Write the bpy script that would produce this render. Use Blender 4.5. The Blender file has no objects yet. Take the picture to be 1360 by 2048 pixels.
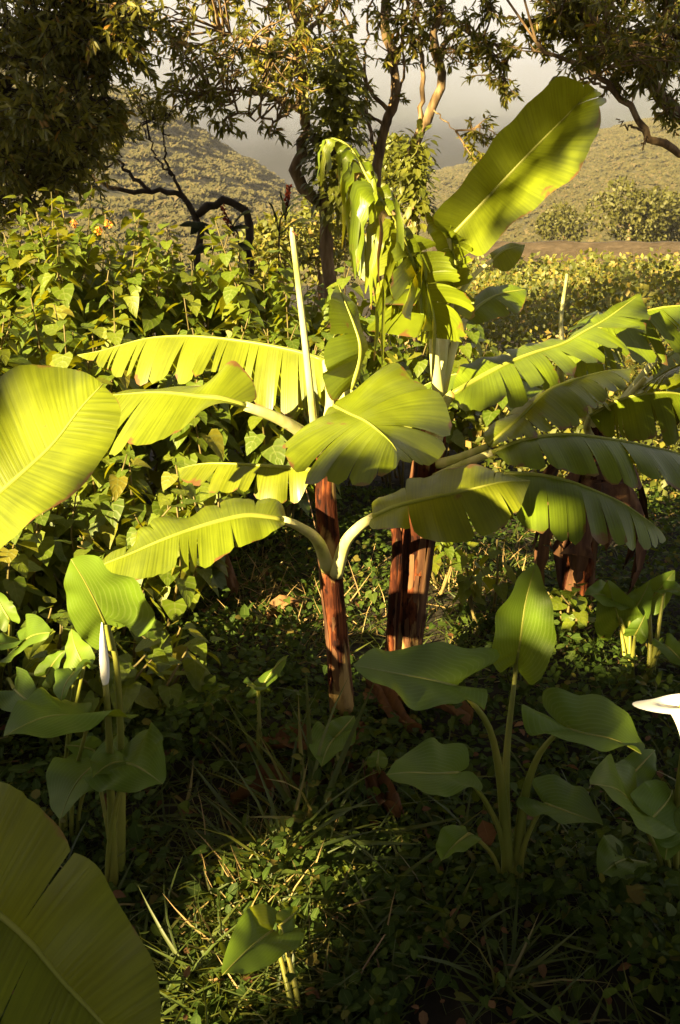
import bpy, math, random
import numpy as np
from mathutils import Vector, Matrix, noise as mnoise
random.seed(7); RNG = np.random.default_rng(7)
R = math.radians
scene = bpy.context.scene

# ------------------------------------------------------------------ camera
CAMZ, PITCH, FOC = 1.6, R(17.3), 1847.0
cam = bpy.data.cameras.new('camera'); camo = bpy.data.objects.new('camera', cam)
scene.collection.objects.link(camo); scene.camera = camo
cam.sensor_fit = 'VERTICAL'; cam.sensor_height = 24.0; cam.lens = 24.0*FOC/2048.0
cam.clip_start = 0.05; cam.clip_end = 6000
camo.location = (0, 0, CAMZ); camo.rotation_euler = (R(90)-PITCH, 0, 0)

# ------------------------------------------------------------------ light
SUN_AZ, SUN_EL = R(40), R(21)          # behind the camera, to the left
SDIR = Vector((-math.sin(SUN_AZ)*math.cos(SUN_EL), -math.cos(SUN_AZ)*math.cos(SUN_EL), math.sin(SUN_EL)))
world = bpy.data.worlds.new('World'); scene.world = world; world.use_nodes = True
wn, wl = world.node_tree.nodes, world.node_tree.links
bg = wn['Background']; bg.inputs[1].default_value = 0.05
sky = wn.new('ShaderNodeTexSky'); sky.sky_type = 'NISHITA'; sky.sun_disc = False
sky.sun_elevation = SUN_EL; sky.sun_rotation = math.pi+SUN_AZ
sky.air_density = 1.0; sky.dust_density = 4.0; sky.ozone_density = 1.0
# morning overcast veil: even pale cloud over the whole sky
tc = wn.new('ShaderNodeTexCoord'); nz = wn.new('ShaderNodeTexNoise'); nz.inputs['Scale'].default_value = 2.2; nz.inputs['Detail'].default_value = 6
wl.new(tc.outputs['Generated'], nz.inputs['Vector'])
rp = wn.new('ShaderNodeValToRGB'); rp.color_ramp.elements[0].position = 0.3; rp.color_ramp.elements[1].position = 0.62
rp.color_ramp.elements[0].color = (0.86, 0.86, 0.86, 1)
wl.new(nz.outputs['Fac'], rp.inputs['Fac'])
mx = wn.new('ShaderNodeMix'); mx.data_type = 'RGBA'
wl.new(rp.outputs['Color'], mx.inputs['Factor']); wl.new(sky.outputs['Color'], mx.inputs[6]); mx.inputs[7].default_value = (2.0, 1.93, 1.97, 1)
wl.new(mx.outputs[2], bg.inputs[0])
sl = bpy.data.lights.new('sun', 'SUN'); sl.energy = 5.0; sl.angle = R(0.6); sl.color = (1.0, 0.775, 0.37)
so = bpy.data.objects.new('sun', sl); scene.collection.objects.link(so)
so.rotation_euler = SDIR.to_track_quat('Z', 'Y').to_euler(); so.location = (-6, -8, 8)

scene.view_settings.view_transform = 'Standard'; scene.view_settings.look = 'None'
scene.view_settings.exposure = 2.75; scene.view_settings.gamma = 1.0
scene.render.engine = 'CYCLES'
cy = scene.cycles
cy.max_bounces = 5; cy.diffuse_bounces = 3; cy.glossy_bounces = 2; cy.transmission_bounces = 4; cy.transparent_max_bounces = 4
cy.volume_bounces = 1; cy.use_denoising = True; cy.sample_clamp_indirect = 4.0
cy.volume_step_rate = 4.0; cy.volume_max_steps = 128

# ------------------------------------------------------------------ helpers
COL = scene.collection
FWD = np.array((0, math.cos(PITCH), -math.sin(PITCH))); UPV = np.array((0, math.sin(PITCH), math.cos(PITCH)))
C0 = np.array((0, 0, CAMZ))
def at(px, py, Y):
    r = FWD + np.array(((px-680)/FOC, 0, 0)) - (py-1024)/FOC*UPV
    return C0 + r*(Y/r[1])
def ats(pts): return np.array([at(*p) for p in pts])
def ground_at(px, py):
    r = FWD + np.array(((px-680)/FOC, 0, 0)) - (py-1024)/FOC*UPV
    return C0 + r*(-CAMZ/r[2])

def tag(o, label=None, cat=None, group=None, kind=None):
    if label: o['label'] = label
    if cat: o['category'] = cat
    if group: o['group'] = group
    if kind: o['kind'] = kind
    return o
def thing(name, loc, label, cat, group=None):
    o = bpy.data.objects.new(name, None); o.empty_display_size = 0.1
    o.location = [float(c) for c in loc]; COL.objects.link(o)
    o['org'] = [float(c) for c in loc]
    return tag(o, label, cat, group)
def org(parent):
    while parent is not None:
        if 'org' in parent: return np.array(parent['org'])
        parent = parent.parent
    return np.zeros(3)
def mesh_data(name, V, F, mat, uv=None, rnd=None, smooth=True):
    V = np.asarray(V, dtype=np.float32); me = bpy.data.meshes.new(name)
    if isinstance(F, np.ndarray):
        n, k = F.shape; me.vertices.add(len(V)); me.vertices.foreach_set('co', V.ravel())
        me.loops.add(n*k); me.loops.foreach_set('vertex_index', F.astype(np.int32).ravel())
        me.polygons.add(n); me.polygons.foreach_set('loop_start', np.arange(0, n*k, k, dtype=np.int32))
        me.update(calc_edges=True)
    else:
        me.from_pydata(V.tolist(), [], F); me.update()
    if uv is not None:
        li = np.empty(len(me.loops), dtype=np.int32); me.loops.foreach_get('vertex_index', li)
        ul = me.uv_layers.new(name='UVMap'); ul.uv.foreach_set('vector', np.asarray(uv, dtype=np.float32)[li].ravel())
    if rnd is not None:
        a = me.attributes.new('rnd', 'FLOAT', 'POINT'); a.data.foreach_set('value', np.asarray(rnd, dtype=np.float32))
    if smooth: me.polygons.foreach_set('use_smooth', np.ones(len(me.polygons), dtype=bool))
    me.materials.append(mat); return me
def mk(name, V, F, mat, parent=None, uv=None, rnd=None, smooth=True):
    me = mesh_data(name, np.asarray(V)-org(parent), F, mat, uv, rnd, smooth)
    o = bpy.data.objects.new(name, me); COL.objects.link(o)
    if parent is not None: o.parent = parent
    return o

def crom(P, n):
    """Catmull-Rom through P, resampled to n points evenly by arc length"""
    P = np.asarray(P, float)
    if len(P) == 2: return P[0]+(P[1]-P[0])*np.linspace(0, 1, n)[:, None]
    Q = np.vstack([2*P[0]-P[1], P, 2*P[-1]-P[-2]]); out = []
    for i in range(1, len(Q)-2):
        t = np.linspace(0, 1, 12, endpoint=False)[:, None]
        a, b, c, d = Q[i-1], Q[i], Q[i+1], Q[i+2]
        out.append(0.5*((2*b)+(c-a)*t+(2*a-5*b+4*c-d)*t**2+(3*b-a-3*c+d)*t**3))
    out.append(P[-1][None]); C = np.vstack(out)
    s = np.concatenate([[0], np.cumsum(np.linalg.norm(np.diff(C, axis=0), axis=1))]); s /= s[-1]
    u = np.linspace(0, 1, n)
    return np.stack([np.interp(u, s, C[:, k]) for k in range(3)], 1)
def nrm(v): 
    v = np.asarray(v, float); return v/(np.linalg.norm(v, axis=-1, keepdims=True)+1e-9)
def tube(P, r, k=8, cap=True, flat=1.0, wob=0.0, seed=0):
    """verts, quads and uv of a tube along P with radii r"""
    P = np.asarray(P, float); n = len(P); r = np.broadcast_to(np.asarray(r, float), (n,)) if np.ndim(r) else np.full(n, float(r))
    T = nrm(np.gradient(P, axis=0)); ref = np.array((0.3, 0.9, 0.25)) if abs(T[0][1]) < .8 else np.array((1, 0.1, .2))
    A = nrm(np.cross(T, ref)); B = np.cross(T, A)
    th = np.linspace(0, 2*math.pi, k, endpoint=False); rr = np.random.default_rng(seed)
    rad = r[:, None]*(1+wob*rr.normal(0, 1, (n, k)))
    V = P[:, None]+rad[..., None]*(np.cos(th)[None, :, None]*A[:, None]+flat*np.sin(th)[None, :, None]*B[:, None])
    V = V.reshape(-1, 3); F = []
    for i in range(n-1):
        for j in range(k):
            F.append((i*k+j, i*k+(j+1) % k, (i+1)*k+(j+1) % k, (i+1)*k+j))
    if cap: F.append(tuple(range((n-1)*k, n*k))); F.append(tuple(range(k-1, -1, -1)))
    L = np.concatenate([[0], np.cumsum(np.linalg.norm(np.diff(P, axis=0), axis=1))])
    uv = np.stack([np.repeat(L, k), np.tile(np.arange(k)/k, n)], 1)
    return V, F, uv
class MB:
    def __init__(s): s.V = []; s.F = []; s.U = []; s.n = 0; s.r = []
    def add(s, V, F, uv=None, rnd=0.5):
        V = np.asarray(V); s.V.append(V); s.F += [tuple(int(i)+s.n for i in f) for f in F]
        s.U.append(np.zeros((len(V), 2)) if uv is None else np.asarray(uv)); s.r.append(np.full(len(V), rnd)); s.n += len(V)
    def build(s, name, mat, parent=None, smooth=True):
        return mk(name, np.vstack(s.V), s.F, mat, parent, np.vstack(s.U), np.concatenate(s.r), smooth)

# many small leaves in one mesh
def template(ts, ws, fold=0.25, droop=0.25, back=0.0):
    """leaf along +X from 0 to 1, width along Y, normal +Z, folded along the midrib"""
    V = []; U = []
    for t, w in zip(ts, ws):
        z = -droop*t*t
        V += [(t, 0, z), (t-back*w*(1-t), w, z+fold*w), (t-back*w*(1-t), -w, z+fold*w)]
        U += [(t, 0), (t, 1), (t, 1)]
    F = []
    for i in range(len(ts)-1):
        a, b = 3*i, 3*i+3
        F += [(a, b, b+1), (a, b+1, a+1), (a, a+2, b+2), (a, b+2, b)]
    V = np.array(V); F = np.array(F); 
    A = V[F]; ok = np.linalg.norm(np.cross(A[:, 1]-A[:, 0], A[:, 2]-A[:, 0]), axis=1) > 1e-6
    return V, F[ok], np.array(U)
T_HEART = template([0, .02, .18, .42, .68, .88, 1], [0, .26, .44, .43, .26, .09, 0], .22, .22, .55)
T_OVATE = template([0, .2, .55, .85, 1], [0, .26, .3, .12, 0], .25, .2)
T_LANCE = template([0, .3, .65, 1], [0, .13, .12, 0], .3, .3)
T_COVER = template([0, .3, .72, 1], [0, .29, .24, 0], .22, .2)
T_SMALL = template([0, .45, 1], [0, .32, 0], .2, .15)
T_TRI = (np.array([(-.5, -.4, 0), (.6, 0, 0), (-.4, .5, 0)], float), np.array([(0, 1, 2)]), np.array([(0, .5), (1, .5), (0, .5)], float))
T_BLADE = template([0, .3, .6, .82, 1], [.018, .026, .022, .012, 0], .3, .55)
def scatter(tpl, pos, dirs, nors, size, rnd=None, wid=None):
    V, F, U = tpl; k, n = len(pos), len(V)
    X = nrm(dirs); Y = nrm(np.cross(nors, X)); Z = np.cross(X, Y); s = np.broadcast_to(np.asarray(size, float), (k,))
    w = s if wid is None else s*wid
    W = pos[:, None]+(V[None, :, 0:1]*X[:, None]*s[:, None, None]+V[None, :, 1:2]*Y[:, None]*w[:, None, None]+V[None, :, 2:3]*Z[:, None]*s[:, None, None])
    FF = F[None]+(np.arange(k)*n)[:, None, None]
    rn = RNG.random(k) if rnd is None else rnd
    return W.reshape(-1, 3), FF.reshape(-1, F.shape[1]), np.tile(U, (k, 1)), np.repeat(rn, n)
def scatter_obj(name, tpl, pos, dirs, nors, size, mat, parent=None, kind='stuff', rnd=None, wid=None):
    V, F, U, rn = scatter(tpl, pos, dirs, nors, size, rnd, wid)
    o = mk(name, V, F, mat, parent, U, rn); o['kind'] = kind; return o
def rdir(n, up=0.0, spread=1.0):
    d = RNG.normal(0, 1, (n, 3)); d[:, 2] = d[:, 2]*spread+up; return nrm(d)

# ------------------------------------------------------------------ materials
MATS = {}
def newmat(name):
    m = bpy.data.materials.new(name); m.use_nodes = True
    nt = m.node_tree; N = nt.nodes; N.clear(); out = N.new('ShaderNodeOutputMaterial'); return m, N, nt.links, out
def ramp(N, stops):
    r = N.new('ShaderNodeValToRGB'); e = r.color_ramp.elements
    while len(e) < len(stops): e.new(0.5)
    for el, (p, c) in zip(e, stops): el.position = p; el.color = (*c, 1)
    return r
def mixc(N, L, f, a, b, bt='MIX'):
    m = N.new('ShaderNodeMix'); m.data_type = 'RGBA'; m.blend_type = bt
    for k, v in ((0, f), (6, a), (7, b)):
        if isinstance(v, (int, float)): m.inputs[k].default_value = v
        elif isinstance(v, tuple): m.inputs[k].default_value = (*v, 1)
        else: L.new(v, m.inputs[k])
    return m.outputs[2]
def math_(N, L, op, a, b=None, c=None):
    m = N.new('ShaderNodeMath'); m.operation = op
    for k, v in enumerate((a, b, c)):
        if v is None: continue
        if isinstance(v, (int, float)): m.inputs[k].default_value = v
        else: L.new(v, m.inputs[k])
    return m.outputs[0]
def leaf_mat(name, stops, trans=(0.30, 0.34, 0.02), tf=0.35, rough=0.45, vein=None, vfreq=120.0, pale=(0.34, 0.36, 0.08), midw=0.06, dry=None, coat=0.0, bump=0.25, spec=0.4):
    m, N, L, out = newmat(name)
    at_ = N.new('ShaderNodeAttribute'); at_.attribute_name = 'rnd'
    oi = N.new('ShaderNodeObjectInfo')
    f = math_(N, L, 'FRACT', math_(N, L, 'ADD', at_.outputs['Fac'], oi.outputs['Random']))
    col = None; r = ramp(N, stops); L.new(f, r.inputs['Fac']); col = r.outputs['Color']
    tcn = N.new('ShaderNodeTexCoord'); nz = N.new('ShaderNodeTexNoise'); nz.inputs['Scale'].default_value = 9; nz.inputs['Detail'].default_value = 4
    L.new(tcn.outputs['Object'], nz.inputs['Vector'])
    nr = ramp(N, [(0.3, (0.72, 0.72, 0.72)), (0.7, (1.22, 1.2, 1.1))]); L.new(nz.outputs['Fac'], nr.inputs['Fac'])
    col = mixc(N, L, 1.0, col, nr.outputs['Color'], 'MULTIPLY')
    uv = N.new('ShaderNodeUVMap'); sx = N.new('ShaderNodeSeparateXYZ'); L.new(uv.outputs['UV'], sx.inputs['Vector'])
    u, v = sx.outputs['X'], sx.outputs['Y']; hgt = None
    if vein == 'banana':
        n2 = N.new('ShaderNodeTexNoise'); n2.noise_dimensions = '2D'; cv = N.new('ShaderNodeCombineXYZ')
        L.new(math_(N, L, 'MULTIPLY', u, vfreq), cv.inputs['X']); L.new(math_(N, L, 'MULTIPLY', v, 0.5), cv.inputs['Y'])
        n2.inputs['Scale'].default_value = 1.0; n2.inputs['Detail'].default_value = 3; L.new(cv.outputs['Vector'], n2.inputs['Vector'])
        vr = ramp(N, [(0.32, (0.74, 0.76, 0.7)), (0.66, (1.2, 1.18, 1.12))]); L.new(n2.outputs['Fac'], vr.inputs['Fac'])
        col = mixc(N, L, 0.8, col, vr.outputs['Color'], 'MULTIPLY'); hgt = n2.outputs['Fac']
    elif vein == 'pinnate':
        w = math_(N, L, 'SINE', math_(N, L, 'MULTIPLY', math_(N, L, 'SUBTRACT', u, math_(N, L, 'MULTIPLY', v, 0.35)), vfreq))
        w = math_(N, L, 'POWER', math_(N, L, 'MULTIPLY_ADD', w, 0.5, 0.5), 6.0)
        col = mixc(N, L, math_(N, L, 'MULTIPLY', w, 0.35), col, pale); hgt = w
    if midw > 0:
        md = math_(N, L, 'SUBTRACT', 1.0, math_(N, L, 'SMOOTH_MIN', 1.0, math_(N, L, 'DIVIDE', v, midw), 0.2))
        md = math_(N, L, 'MAXIMUM', md, 0.0); col = mixc(N, L, math_(N, L, 'MULTIPLY', md, 0.8), col, pale)
    if dry:
        n3 = N.new('ShaderNodeTexNoise'); n3.inputs['Scale'].default_value = 14; n3.inputs['Detail'].default_value = 5
        L.new(tcn.outputs['Object'], n3.inputs['Vector'])
        e = math_(N, L, 'ADD', math_(N, L, 'MULTIPLY', math_(N, L, 'POWER', v, 10.0), 0.22), n3.outputs['Fac'])
        er = ramp(N, [(0.5, (0, 0, 0)), (0.56, (1, 1, 1))]); L.new(math_(N, L, 'SUBTRACT', e, dry[1]), er.inputs['Fac'])
        col = mixc(N, L, er.outputs['Color'], col, dry[0])
    b = N.new('ShaderNodeBsdfPrincipled'); L.new(col, b.inputs['Base Color']); b.inputs['Roughness'].default_value = rough
    b.inputs['Specular IOR Level'].default_value = spec; b.inputs['Coat Weight'].default_value = coat; b.inputs['Coat Roughness'].default_value = 0.25
    if hgt is not None:
        bp = N.new('ShaderNodeBump'); bp.inputs['Strength'].default_value = bump; bp.inputs['Distance'].default_value = 0.004
        L.new(hgt, bp.inputs['Height']); L.new(bp.outputs['Normal'], b.inputs['Normal'])
    t = N.new('ShaderNodeBsdfTranslucent'); L.new(mixc(N, L, 0.75, col, trans), t.inputs['Color'])
    ms = N.new('ShaderNodeMixShader'); ms.inputs[0].default_value = tf
    L.new(b.outputs[0], ms.inputs[1]); L.new(t.outputs[0], ms.inputs[2]); L.new(ms.outputs[0], out.inputs[0])
    MATS[name] = m; return m
def solid_mat(name, stops, rough=0.7, scale=8.0, stretch=(1, 1, 1), bump=0.3, bd=0.01, spec=0.3, sss=0.0):
    m, N, L, out = newmat(name); tcn = N.new('ShaderNodeTexCoord'); mp = N.new('ShaderNodeMapping'); mp.inputs['Scale'].default_value = stretch
    L.new(tcn.outputs['Object'], mp.inputs['Vector']); nz = N.new('ShaderNodeTexNoise'); nz.inputs['Scale'].default_value = scale; nz.inputs['Detail'].default_value = 7
    L.new(mp.outputs['Vector'], nz.inputs['Vector']); r = ramp(N, stops); L.new(nz.outputs['Fac'], r.inputs['Fac'])
    b = N.new('ShaderNodeBsdfPrincipled'); L.new(r.outputs['Color'], b.inputs['Base Color']); b.inputs['Roughness'].default_value = rough
    b.inputs['Specular IOR Level'].default_value = spec
    bp = N.new('ShaderNodeBump'); bp.inputs['Strength'].default_value = bump; bp.inputs['Distance'].default_value = bd
    L.new(nz.outputs['Fac'], bp.inputs['Height']); L.new(bp.outputs['Normal'], b.inputs['Normal'])
    L.new(b.outputs[0], out.inputs[0]); MATS[name] = m; return m

G = lambda *s: list(s)
leaf_mat('banana', [(0, (.100, .155, .008)), (.5, (.125, .175, .009)), (1, (.155, .185, .009))], (.50, .43, .005), .25, .40, 'banana', 210, (.30, .31, .05), .03, ((.15, .075, .025), .205), coat=.15, spec=.4)
leaf_mat('banana_dry', [(0, (.20, .15, .06)), (1, (.26, .19, .07))], (.35, .2, .05), .3, .6, 'banana', 110, (.3, .2, .08), .03, ((.16, .07, .025), .05))
solid_mat('midrib', [(.3, (.19, .22, .025)), (.7, (.28, .29, .05))], .4, 10, (1, 1, 1), .1)
solid_mat('petiole', [(.28, (.24, .17, .05)), (.36, (.38, .40, .12)), (.52, (.50, .49, .21)), (.66, (.58, .54, .28)), (.76, (.26, .22, .06))], .45, 22, (1, 1, .3), .15)
def stem_mat():
    m, N, L, out = newmat('pseudostem'); tcn = N.new('ShaderNodeTexCoord')
    def nz(scale, st, det=6):
        mp = N.new('ShaderNodeMapping'); mp.inputs['Scale'].default_value = st; L.new(tcn.outputs['Object'], mp.inputs['Vector'])
        n = N.new('ShaderNodeTexNoise'); n.inputs['Scale'].default_value = scale; n.inputs['Detail'].default_value = det; L.new(mp.outputs['Vector'], n.inputs['Vector']); return n.outputs['Fac']
    fib = nz(110, (1, 1, .035)); pat = nz(16, (1, 1, .35)); blo = nz(42, (1, 1, .5)); pal = nz(11, (1, 1, .3), 8)
    r = ramp(N, [(.33, (.03, .010, .005)), (.46, (.115, .030, .010)), (.60, (.19, .055, .016)), (.75, (.30, .14, .045))]); L.new(fib, r.inputs['Fac'])
    dk = ramp(N, [(.44, (1, 1, 1)), (.54, (.22, .16, .13))]); L.new(pat, dk.inputs['Fac']); c = mixc(N, L, 1.0, r.outputs['Color'], dk.outputs['Color'], 'MULTIPLY')
    d2 = ramp(N, [(.58, (1, 1, 1)), (.64, (.25, .18, .15))]); L.new(blo, d2.inputs['Fac']); c = mixc(N, L, 1.0, c, d2.outputs['Color'], 'MULTIPLY')
    pl = ramp(N, [(.55, (0, 0, 0)), (.62, (1, 1, 1))]); L.new(pal, pl.inputs['Fac']); c = mixc(N, L, pl.outputs['Color'], c, (.36, .24, .09))
    b = N.new('ShaderNodeBsdfPrincipled'); L.new(c, b.inputs['Base Color']); b.inputs['Roughness'].default_value = .8; b.inputs['Specular IOR Level'].default_value = .15
    bp = N.new('ShaderNodeBump'); bp.inputs['Strength'].default_value = .9; bp.inputs['Distance'].default_value = .006; L.new(fib, bp.inputs['Height']); L.new(bp.outputs['Normal'], b.inputs['Normal'])
    L.new(b.outputs[0], out.inputs[0]); MATS['pseudostem'] = m
stem_mat()
solid_mat('dead_sheath', [(.3, (.03, .012, .006)), (.5, (.09, .038, .016)), (.75, (.22, .12, .05))], .8, 26, (1, 1, .15), .7, .01)
leaf_mat('calla', [(0, (.075, .140, .010)), (1, (.10, .165, .012))], (.28, .30, .010), .34, .5, 'pinnate', 170, (.17, .23, .05), .05, None, coat=.03, bump=.12, spec=.25)
solid_mat('calla_stalk', [(.3, (.13, .16, .022)), (.7, (.24, .22, .04))], .45, 12, (1, 1, .3), .1)
solid_mat('spathe', [(.3, (.80, .78, .70)), (.7, (.86, .85, .80))], .5, 6, (1, 1, 1), .05)
solid_mat('spadix', [(.3, (.62, .40, .03)), (.7, (.75, .52, .06))], .6, 80, (1, 1, 1), .5)
leaf_mat('shrub', [(0, (.055, .095, .006)), (.5, (.095, .140, .008)), (.9, (.135, .165, .010)), (1, (.17, .15, .014))], (.42, .40, .006), .34, .5, 'pinnate', 26, (.17, .20, .05), .06, None, bump=.25)
leaf_mat('tree_leaf', [(0, (.05, .06, .006)), (.5, (.11, .112, .009)), (.92, (.19, .172, .013)), (1, (.28, .13, .02))], (.32, .29, .010), .28, .5, None, midw=0.05, pale=(.12, .13, .03))
leaf_mat('bush_leaf', [(0, (.05, .055, .009)), (1, (.085, .083, .014))], (.22, .19, .012), .22, .6, None, midw=0)
leaf_mat('vine_leaf', [(0, (.08, .10, .012)), (1, (.13, .14, .02))], (.32, .30, .012), .36, .45, None)
leaf_mat('dark_leaf', [(0, (.014, .020, .008)), (1, (.026, .032, .010))], (.06, .07, .01), .10, .85, None, midw=0, spec=.1)
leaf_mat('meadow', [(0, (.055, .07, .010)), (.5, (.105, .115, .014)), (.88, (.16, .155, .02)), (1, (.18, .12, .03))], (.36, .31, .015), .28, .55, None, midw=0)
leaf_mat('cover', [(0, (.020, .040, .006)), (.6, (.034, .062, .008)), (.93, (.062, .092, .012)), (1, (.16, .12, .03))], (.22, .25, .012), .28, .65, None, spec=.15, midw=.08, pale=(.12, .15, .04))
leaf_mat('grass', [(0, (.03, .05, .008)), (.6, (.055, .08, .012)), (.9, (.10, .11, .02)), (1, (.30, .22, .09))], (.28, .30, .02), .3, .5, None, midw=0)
leaf_mat('straw', [(0, (.22, .15, .06)), (1, (.40, .28, .12))], (.4, .28, .1), .2, .7, None, midw=0)
leaf_mat('litter', [(0, (.09, .035, .012)), (.5, (.14, .06, .02)), (1, (.22, .12, .05))], (.22, .10, .03), .2, .75, 'banana', 60, (.3, .18, .08), .03, bump=.6)
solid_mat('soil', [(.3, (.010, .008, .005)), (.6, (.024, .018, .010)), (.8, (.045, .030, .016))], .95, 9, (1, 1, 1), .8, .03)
solid_mat('bark', [(.3, (.07, .045, .024)), (.5, (.17, .11, .055)), (.7, (.28, .20, .11))], .85, 26, (1, 1, .2), .9, .012)
solid_mat('dark_bark', [(.3, (.020, .014, .010)), (.7, (.05, .033, .02))], .9, 22, (1, 1, .25), .8, .012)
solid_mat('twig', [(.3, (.16, .10, .05)), (.7, (.34, .22, .12))], .8, 30, (1, 1, 1), .4)
solid_mat('stem', [(.3, (.09, .08, .025)), (.7, (.16, .12, .04))], .6, 20, (1, 1, .3), .3)
solid_mat('hill', [(.3, (.035, .034, .012)), (.5, (.05, .045, .016)), (.7, (.075, .056, .026))], .95, .12, (1, 1, 1), 1.0, 2.0)
leaf_mat('scrub', [(0, (.027, .026, .006)), (.55, (.040, .036, .007)), (.85, (.055, .046, .010)), (1, (.068, .050, .022))], (.10, .09, .02), .12, .8, None, midw=0)
solid_mat('wall', [(.3, (.03, .022, .015)), (.6, (.05, .037, .025)), (.8, (.075, .055, .038))], .95, 2.5, (1, 1, 3), 1.0, .08)
solid_mat('red_flower', [(.3, (.16, .018, .008)), (.7, (.28, .04, .012))], .6, 30)
solid_mat('orange_flower', [(.3, (.75, .16, .02)), (.7, (.85, .36, .05))], .6, 60)

# ------------------------------------------------------------------ ground and hills
def fbm(x, y, s, o=4):
    return mnoise.fractal(Vector((x*s, y*s, 3.7)), 1.0, 2.0, o)
def gz(x, y):
    z = 0.03*fbm(x, y, 1.1)
    if y > 7: z += -0.05*min(y-7, 60)*0.35
    if y > 34: z -= min(6.0, (y-34)*.09)
    return z
def build_ground():
    ys = np.concatenate([np.arange(-14, 0, 1.0), np.arange(0, 9, .16), np.arange(9, 40, 1.2), np.geomspace(40, 4000, 40)])
    V = []; nx = 81
    for y in ys:
        w = max(14, abs(y)*1.1)
        for i in range(nx):
            q = (i/(nx-1)*2-1); x = w*(0.35*q+0.65*q**3); V.append((x, y, gz(x, y)))
    F = [(a*nx+b, a*nx+b+1, (a+1)*nx+b+1, (a+1)*nx+b) for a in range(len(ys)-1) for b in range(nx-1)]
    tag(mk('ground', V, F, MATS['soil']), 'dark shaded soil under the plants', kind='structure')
build_ground()

def hill(name, fn, xs, ys, nx, ny, n_scrub, label, smin, smax):
    V = [(x, y, fn(x, y)) for y in np.linspace(*ys, ny) for x in np.linspace(*xs, nx)]
    F = [(a*nx+b, a*nx+b+1, (a+1)*nx+b+1, (a+1)*nx+b) for a in range(ny-1) for b in range(nx-1)]
    tag(mk(name, V, F, MATS['hill']), label, kind='structure')
    # scrub: clumps of leaf faces lying over the slope
    cx = RNG.uniform(*xs, n_scrub); cyy = RNG.uniform(*ys, n_scrub)
    k = 64; P = []; S = []; Q = []
    for x, y in zip(cx, cyy):
        if mnoise.noise(Vector((x*.02, y*.02, 1.3))) < -.38 or abs(x) > y*.44+6 or y < 45: continue
        r = RNG.uniform(smin, smax); c = np.array((x, y, fn(x, y)))
        d = nrm(RNG.normal(0, 1, (k, 3))); d[:, 2] = abs(d[:, 2]); P.append(c+d*r*np.array((1.15, 1.15, .42))*RNG.uniform(.6, 1.05, (k, 1))); S.append(np.full(k, r*.40)*RNG.uniform(.5, 1.2, k)); Q.append(np.full(k, RNG.random())+RNG.uniform(-.06, .06, k))
    P = np.vstack(P); S = np.concatenate(S); Q = np.clip(np.concatenate(Q), 0, 1)
    nr = nrm(RNG.normal(0, .20, P.shape)+np.array((-.3, -.6, .6)))
    tag(scatter_obj(name+'_scrub', T_TRI, P, np.cross(nr, rdir(len(P))), nr, S, MATS['scrub']), 'low scrub covering the '+label, 'scrub')
def sstep(t):
    t = min(1, max(0, t)); return t*t*(3-2*t)
def f_left(x, y):
    crest = 9.8+(-14-x)*.63+2.0*fbm(x, 3, .03); crest = max(-3, crest if crest < 30 else 30+14*math.tanh((crest-30)/30))
    q = sstep((y-40)/200)**.8 if y < 240 else 1-.5*sstep((y-240)/120)
    return -3.2+(crest+3.2)*q+1.2*fbm(x, y, .04)*q
def f_right(x, y):
    crest = max(-3, 19+26*math.tanh((x-34)*.27/26)+2.0*fbm(x, 7, .02))
    q = sstep((y-36)/330)**.75
    return -3.0+(crest+3)*q*min(1, max(0, (x-4)/25))+1.5*fbm(x, y, .03)*q
hill('left_hill', f_left, (-160, 14), (34, 330), 100, 80, 10000, 'misty valley slope on the left', .8, 2.0)
hill('right_hill', f_right, (4, 170), (34, 350), 100, 80, 11000, 'sunny valley slope on the right', .7, 1.9)

def far_mountain():
    nx, ny = 80, 20; V = []
    for j in range(ny):
        for i in range(nx):
            x = -900+1800*i/(nx-1); q = j/(ny-1); y = 700+q*300
            V.append((x, y, -20+q*(190+40*fbm(x, 0, .004))+10*fbm(x, y, .01)))
    F = [(a*nx+b, a*nx+b+1, (a+1)*nx+b+1, (a+1)*nx+b) for a in range(ny-1) for b in range(nx-1)]
    tag(mk('far_mountain', V, F, MATS['dark_leaf']), 'far mountain side lost in the mist', kind='structure')
far_mountain()

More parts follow.
